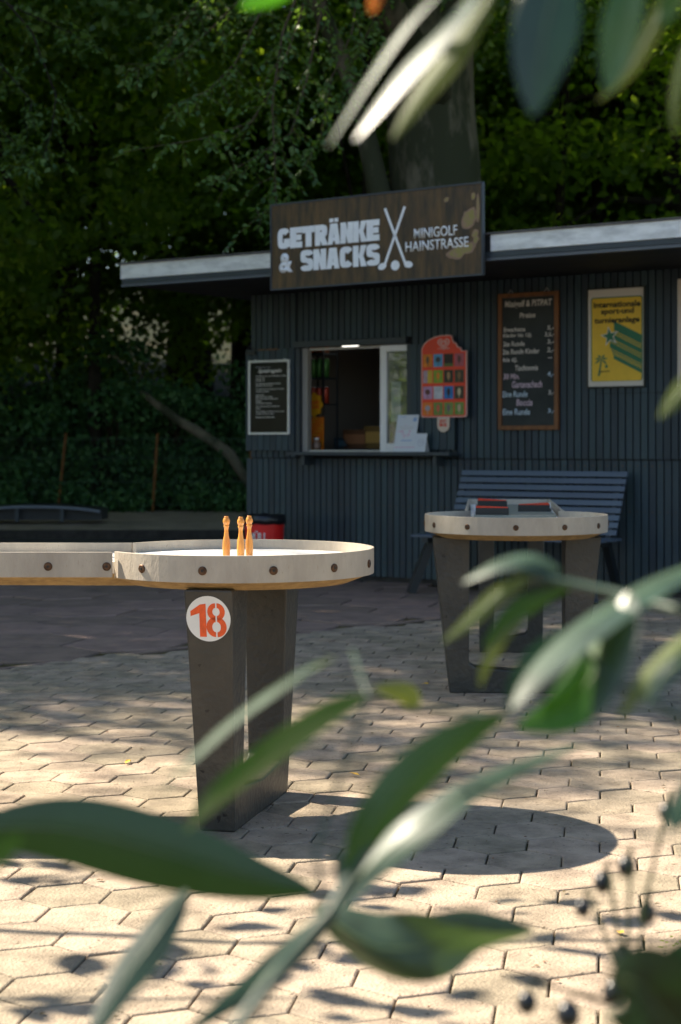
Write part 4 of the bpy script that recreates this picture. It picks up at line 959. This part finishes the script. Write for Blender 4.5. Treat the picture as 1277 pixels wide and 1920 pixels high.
V, Fq = leaf_cloud(rg, cs, [.28]*n, 60, .085, flat=.7); iv = np_mesh('ivy', V, Fq, M_ivy); tag(iv, 'dark ivy covering the bank at the foot of the fence', 'ivy', kind='stuff')

# leafy branches reaching in from the left, out of the picture, that dapple the near paving
for i, (cx, cy, cz, lab) in enumerate(((-2.75, 4.45, 2.6, 'leafy branch reaching over the near paving from the left'), (-1.85, 4.9, 2.75, 'leafy branch reaching over the table side from the left'), (-3.4, 5.9, 3.1, 'leafy branch reaching over the paving farther back from the left'))):
    t = thing('leafy_branch', lab, 'branch', (cx, cy, cz), 0, 'branches over the left of the yard')
    rg = np.random.default_rng(90+i); cs = [(rg.uniform(-.7, .7), rg.uniform(-.35, .35), rg.uniform(-.2, .2)) for _ in range(14)]
    V, Fq = leaf_cloud(rg, cs, [.22]*14, 4, .13); np_mesh('leaves', V, Fq, M_leaf2, t)
    b = MB(); b.tube([(-4.5, .6, .9), (-2, .3, .3), (-.7, 0, 0), (.6, 0, -.05)], [.03, .02, .012, .005], 6)
    for c in cs: b.tube([(c[0]*.7-.1, 0, 0), c], [.005, .002], 4)
    b.build('twig', M_twig, t)
# crumbs, twigs and bud scales blown over the paving
rg = np.random.default_rng(31); V = []; Fq = []
for k in range(420):
    y = rg.uniform(3.0, 11); x = rg.uniform(-.26*y-.3, .26*y+.3)
    if side(x, y) < .05: continue
    a = rg.uniform(0, 6.28); s_ = rg.uniform(.003, .009); e_ = rg.uniform(.25, .8); c, sn = math.cos(a)*s_, math.sin(a)*s_; n = len(V)
    V += [(x+c, y+sn, .004), (x-sn*e_, y+c*e_, .006), (x-c, y-sn, .004), (x+sn*e_, y-c*e_, .007)]; Fq.append((n, n+1, n+2, n+3))
tag(np_mesh('litter', V, Fq, mat('litter', (.16, .10, .04), .9, island=.6)), 'brown crumbs and bud scales scattered over the paving', 'litter', kind='stuff')
# fallen leaves and a weed
yl = plain('yellow_leaf', (.62, .36, .03), .6); n = 0
for px, py, sz, lab in ((240, 1432, .022, 'small orange leaf on the sunny pavers left of the number table'), (664, 1455, .022, 'small yellow leaf on the sunny pavers right of the number table'), (530, 1487, .03, 'yellow leaf against the foot of the number table'), (1162, 1754, .016, 'tiny orange leaf on the pavers at the lower right'), (797, 1285, .02, 'reddish leaf on the pavers left of the second table')):
    Y = CH*F/(py-HY); b = MB(); n += 1
    b.add([(-sz, 0, .004), (-sz*.3, -sz*.4, .009), (sz*.4, -sz*.35, .006), (sz, 0, .010), (sz*.3, sz*.4, .012), (-sz*.5, sz*.35, .007)], [(0, 1, 2, 3, 4, 5)])
    o = b.build('fallen_leaf', yl); o.location = ((px-CX)*Y/F, Y, .001); o.rotation_euler = (0, 0, n*1.3); tag(o, lab, 'leaf', 'fallen leaves on the pavers')
Y = CH*F/(1785-HY); wd = thing('weed', 'small green weed sprouting from a paver joint at the right', 'weed', ((1256-CX)*Y/F, Y, -.005))
b = MB()
for k in range(12):
    a = k*2.4; r1 = .016*(1+k % 3*.3); p = Vector((r1*math.cos(a), r1*math.sin(a), .008+.002*k)); s_ = .006
    b.add([p, p+Vector((s_, s_*.5, .002)), p+Vector((s_*1.6*math.cos(a), s_*1.6*math.sin(a), .001)), p+Vector((-s_*.4, s_, .002))], [(0, 1, 2, 3)])
b.build('foliage', M_leaf, wd)

# ------------------------------------------------------------------ foreground shrub, close to the lens
M_fl = mat('shrub_leaf', (.007, .024, .012), .36, .6, var=.25, nscale=25, transl=.05, tc=(.05, .24, .015), coat=.08)
M_fp = mat('shrub_leaf_pale', (.034, .068, .044), .42, .6, c2=(.015, .034, .021), nscale=30, transl=.15, tc=(.12, .22, .05))
M_fb = mat('shrub_leaf_bright', (.03, .08, .02), .35, .5, var=.15, nscale=25, transl=.35, tc=(.08, .32, .01))
M_fy = mat('shrub_leaf_yellowish', (.09, .12, .025), .45, .4, var=.15, nscale=25, transl=.2, tc=(.25, .30, .03))
M_rib = plain('leaf_rib', (.09, .14, .06), .4)
M_fs = mat('shrub_stem', (.035, .065, .045), .45, .4, var=.2)
M_berry = mat('berry', (.006, .008, .012), .3, .6)
GL = Vector((-.53, -.58, .61)).normalized()                 # the turn at which a glossy leaf throws the sun at the viewer
def blade(parent, pts, width, twist=0, m=None, Y=None, fold=.12, wav=0, prof=1.0, gl=None):
    """pts: (px, py[, Y]) along the midrib from stalk to tip; width in photo pixels at that distance"""
    pts = [P(p[0], p[1], p[2] if len(p) > 2 else Y) for p in pts]
    # smooth the midrib
    def cr(t):
        n = len(pts)-1; x = t*n; i = min(int(x), n-1); u = x-i
        p0_, p1_, p2_, p3_ = pts[max(i-1, 0)], pts[i], pts[i+1], pts[min(i+2, n)]
        return .5*((2*p1_)+(-p0_+p2_)*u+(2*p0_-5*p1_+4*p2_-p3_)*u*u+(-p0_+3*p1_-3*p2_+p3_)*u*u*u)
    nl_, nw = 22, 6; V = []; W_ = width*pts[len(pts)//2].y/F
    for i in range(nl_+1):
        t = i/nl_; c = cr(t); d = (cr(min(1, t+.02))-cr(max(0, t-.02))).normalized()
        view = (c-Vector((0, 0, CH))).normalized(); sd = d.cross(view).normalized()
        tw_ = R(twist)*(1+.25*math.sin(t*3)) if not isinstance(twist, tuple) else R(twist[0]+(twist[1]-twist[0])*t)
        if gl is not None: sd = gl.cross(d).normalized(); sd = Matrix.Rotation(tw_, 3, d) @ sd
        else: sd = Matrix.Rotation(tw_, 3, d) @ sd
        nr = sd.cross(d).normalized()
        hw = W_/2*max(.02, (math.sin(math.pi*min(1, t*.96+.02)**(.85*prof)))**1.0)
        for j in range(nw+1):
            u = j/nw*2-1; V.append(c+sd*hw*u+nr*(abs(u)**1.3*hw*fold+math.sin(t*9+j)*wav*hw*.15))
    me = [(i*(nw+1)+j, i*(nw+1)+j+1, (i+1)*(nw+1)+j+1, (i+1)*(nw+1)+j) for i in range(nl_) for j in range(nw)]
    b = MB(); b.add(V, me); o = b.build('leaf', m or M_fl, parent, smooth=True)
    k_ = MB().tube([Vector(V[i*(nw+1)+nw//2]) for i in range(nl_+1)], [.0011*(1.05-i/nl_) for i in range(nl_+1)], 5, cap=False).build('midrib', M_rib, o, smooth=True)
    return o
fg = thing('berry_shrub', 'blurred glossy green shrub with black berries in the near foreground', 'shrub', (.55, .95, 0))
fgm = fg.matrix_basis.copy(); 
def link(o, root):                                            # world-built mesh -> child of its thing
    o.matrix_parent_inverse = Matrix.Translation(-Vector(root.location)); return o
def B_(*a, **k): return link(blade(fg, *a, **k), fg)
B_([(-60, 1556), (120, 1556), (300, 1600), (460, 1645), (590, 1672)], 138, 10, Y=1.3, prof=.95)
B_([(350, 1670, 1.2), (290, 1760, 1.18), (225, 1850, 1.15), (150, 1980, 1.1)], 78, 20)
B_([(625, 1235, 1.15), (560, 1262, 1.12), (440, 1345, 1.1), (340, 1440, 1.08), (305, 1490, 1.05)], 84, 22, m=M_fp, gl=GL)
B_([(690, 1305, 1.1), (610, 1345, 1.08), (500, 1420, 1.05), (400, 1500, 1.03), (345, 1560, 1.0)], 80, -40)
B_([(655, 1650, 1.0), (700, 1540, 1.0), (790, 1440, 1.02), (880, 1375, 1.04), (950, 1340, 1.05)], 96, 24)
B_([(600, 1730, 1.14), (700, 1620, 1.14), (790, 1545, 1.14), (900, 1470, 1.16), (1090, 1395, 1.2)], 78, 4, m=M_fp, wav=.3, gl=GL)
B_([(590, 1700, 1.25), (700, 1770, 1.23), (800, 1778, 1.22), (890, 1750, 1.22), (1000, 1745, 1.23)], 132, 14, m=M_fp, wav=1.6, fold=.3)
B_([(640, 1700, 1.2), (540, 1790, 1.17), (470, 1850, 1.15), (330, 1950, 1.1)], 58, 15)
B_([(1330, 1050, 1.15), (1220, 1100, 1.12), (1110, 1170, 1.08), (1010, 1260, 1.05), (960, 1330, 1.03)], 98, 4, m=M_fp, fold=.15, gl=GL)
B_([(1180, 1110, 1.1), (1160, 1190, 1.08), (1140, 1270, 1.06), (1110, 1345, 1.05)], 84, 30, m=M_fp)
B_([(1150, 1150, 1.1), (1120, 1250, 1.08), (1060, 1330, 1.06), (970, 1365, 1.05)], 110, 20, m=M_fb)
B_([(1080, 1180, 1.1), (1020, 1230, 1.08), (975, 1290, 1.06), (958, 1340, 1.05)], 62, -20)
B_([(1050, 1070, 1.2), (990, 1050, 1.2), (930, 1060, 1.2), (868, 1092, 1.2)], 60, 14, m=M_fp, gl=GL)
B_([(1000, 1080, 1.2), (940, 1110, 1.2), (880, 1165, 1.2), (830, 1205, 1.2)], 34, 10, m=M_fy)
B_([(1080, 1090, 1.2), (1010, 1120, 1.2), (950, 1165, 1.2), (905, 1215, 1.2)], 46, -20)
B_([(990, 1150, 1.2), (940, 1200, 1.2), (910, 1250, 1.2), (900, 1290, 1.2)], 22, 0, m=M_fy)
B_([(1310, 1180, 1.05), (1270, 1220, 1.05), (1200, 1290, 1.05), (1160, 1350, 1.05)], 46, 20, m=M_fy)
B_([(1310, 1230, 1.0), (1250, 1260, 1.0), (1210, 1330, 1.0)], 40, 20)
B_([(1320, 1450, 1.0), (1290, 1500, 1.0), (1255, 1560, .98)], 60, 10)
B_([(1300, 1980, .85), (1240, 1900, .85), (1200, 1850, .85), (1140, 1830, .86)], 230, -25)
B_([(1330, 1750, .85), (1290, 1830, .85), (1230, 1900, .85), (1180, 1960, .85)], 150, -20)
B_([(640, 1690, 1.0), (640, 1620, 1.02), (620, 1600, 1.03)], 30, 0)
B_([(780, 1330, 1.25), (760, 1300, 1.25), (700, 1290, 1.25)], 40, 0, m=M_fy)
B_([(-60, 1640, .9), (0, 1600, .9), (40, 1560, .9)], 60, 30)
B_([(1320, 690, 1.2), (1280, 730, 1.2), (1235, 785, 1.2)], 40, 10, m=M_fy)
def stem(pts, r): 
    q_ = [P(*p) for p in pts]; link(MB().tube(q_, [r*(1-.5*i/(len(q_)-1)) for i in range(len(q_))], 8).build('stem', M_fs, fg, smooth=True), fg)
stem([(1500, 2700, .75), (1320, 2200, .82), (1180, 1900, .88), (1000, 1720, .93)][0:2]+[(1250, 1960, .86), (1180, 1880, .88), (1160, 1800, .9)], .006)
stem([(1500, 2600, .8), (1420, 1900, .95), (1360, 1400, 1.05), (1300, 1150, 1.12), (1150, 1110, 1.18), (1000, 1080, 1.2), (950, 1060, 1.2)], .0045)
stem([(1360, 1400, 1.05), (1250, 1330, 1.05), (1150, 1280, 1.06), (1080, 1200, 1.08)], .003)
stem([(700, 2700, .8), (560, 2200, .85), (420, 1960, .9), (540, 1800, .95), (615, 1715, 1.0), (680, 1610, 1.0), (760, 1500, 1.02)], .006)
stem([(615, 1715, 1.0), (590, 1600, 1.02), (640, 1450, 1.06), (690, 1305, 1.1), (660, 1220, 1.14)], .002)
stem([(-300, 2700, 1.1), (-250, 2100, 1.15), (-150, 1750, 1.2), (-60, 1556, 1.3)], .005)
stem([(690, 1305, 1.1), (760, 1330, 1.2), (950, 1345, 1.05), (1080, 1200, 1.08)], .002)
bst = MB()
for (x, y, Y, r) in ((1250, 1523, .98, 14), (1175, 1625, .95, 17), (1130, 1655, .95, 17), (1093, 1703, .94, 13), (1213, 1712, .94, 16), (1168, 1795, .9, 20), (988, 1880, .88, 17), (1065, 1903, .87, 22), (1152, 1862, .88, 18), (1190, 1870, .88, 16)):
    Y += .5; c = P(x, y, Y); rr_ = (r+3)*(.9+.2*((x*7) % 5)/5)*Y/F; b = MB()
    b.lathe([(rr_*math.sin(math.pi*k/10)+.00001, -rr_*1.15*math.cos(math.pi*k/10)) for k in range(11)], c, 14); link(b.build('berry', M_berry, fg, smooth=True), fg)
    bst.tube([c+Vector((0, 0, rr_)), c+Vector((.004, .0, .018)), P(1175+(x-1168)*.3, 1840+(y-1800)*.4, 1.38)], [.0014, .0014, .002], 5)
link(bst.build('berry_stalk', plain('berry_stalk', (.015, .022, .012), .9, spec=.05), fg), fg)
# overhanging branch at the top
tb_ = thing('overhanging_branch', 'blurred leafy branch hanging into the top of the picture', 'branch', P(1000, -120, 1.1))
def T_(*a, **k): return link(blade(tb_, *a, **k), tb_)
T_([(830, -20, 1.1), (760, 50, 1.1), (690, 150, 1.1), (615, 275, 1.1)], 56, 14, m=M_fp, gl=GL)
T_([(900, -20, 1.1), (830, 60, 1.08), (750, 150, 1.07), (665, 262, 1.06)], 84, 5, m=M_fp, gl=GL)
T_([(930, -20, 1.12), (860, 90, 1.12), (790, 180, 1.12), (735, 262, 1.12)], 54, 30, m=M_fy)
T_([(1060, -70, 1.0), (1030, 20, 1.0), (1010, 120, 1.0), (1000, 215, 1.0)], 125, 8)
T_([(1190, -60, 1.0), (1175, 20, 1.0), (1155, 100, 1.0), (1140, 175, 1.0)], 92, -30)
T_([(1260, -40, 1.15), (1230, 40, 1.15), (1180, 130, 1.15), (1120, 190, 1.15)], 34, 10, m=M_fy)
T_([(1300, 60, 1.15), (1280, 120, 1.15), (1265, 200, 1.15), (1268, 260, 1.15)], 24, 10, m=M_fy)
T_([(560, -40, 1.2), (510, -15, 1.2), (450, 14, 1.2)], 50, 0, m=M_fb)
T_([(960, -60, 1.1), (990, -10, 1.1), (960, 50, 1.1)], 50, 20)
T_([(1320, -40, 1.1), (1270, -10, 1.1), (1240, 50, 1.1)], 60, -30)
T_([(715, -40, 1.15), (705, -5, 1.15), (695, 24, 1.15)], 26, 0, m=mat('orange_leaf', (.45, .12, .02), .5, transl=.4, tc=(.7, .2, .02)))
b = MB(); b.tube([P(1700, -500, 1.1), P(1300, -120, 1.1), P(1060, -50, 1.1), P(900, -22, 1.1), P(700, -60, 1.15), P(520, -60, 1.2)], [.008, .006, .005, .004, .003, .002], 8)
b.tube([P(1060, -50, 1.1), P(1180, -60, 1.0), P(1300, -60, 1.12)], [.003, .003, .002], 6)
link(b.build('twig', M_fs, tb_, smooth=True), tb_)
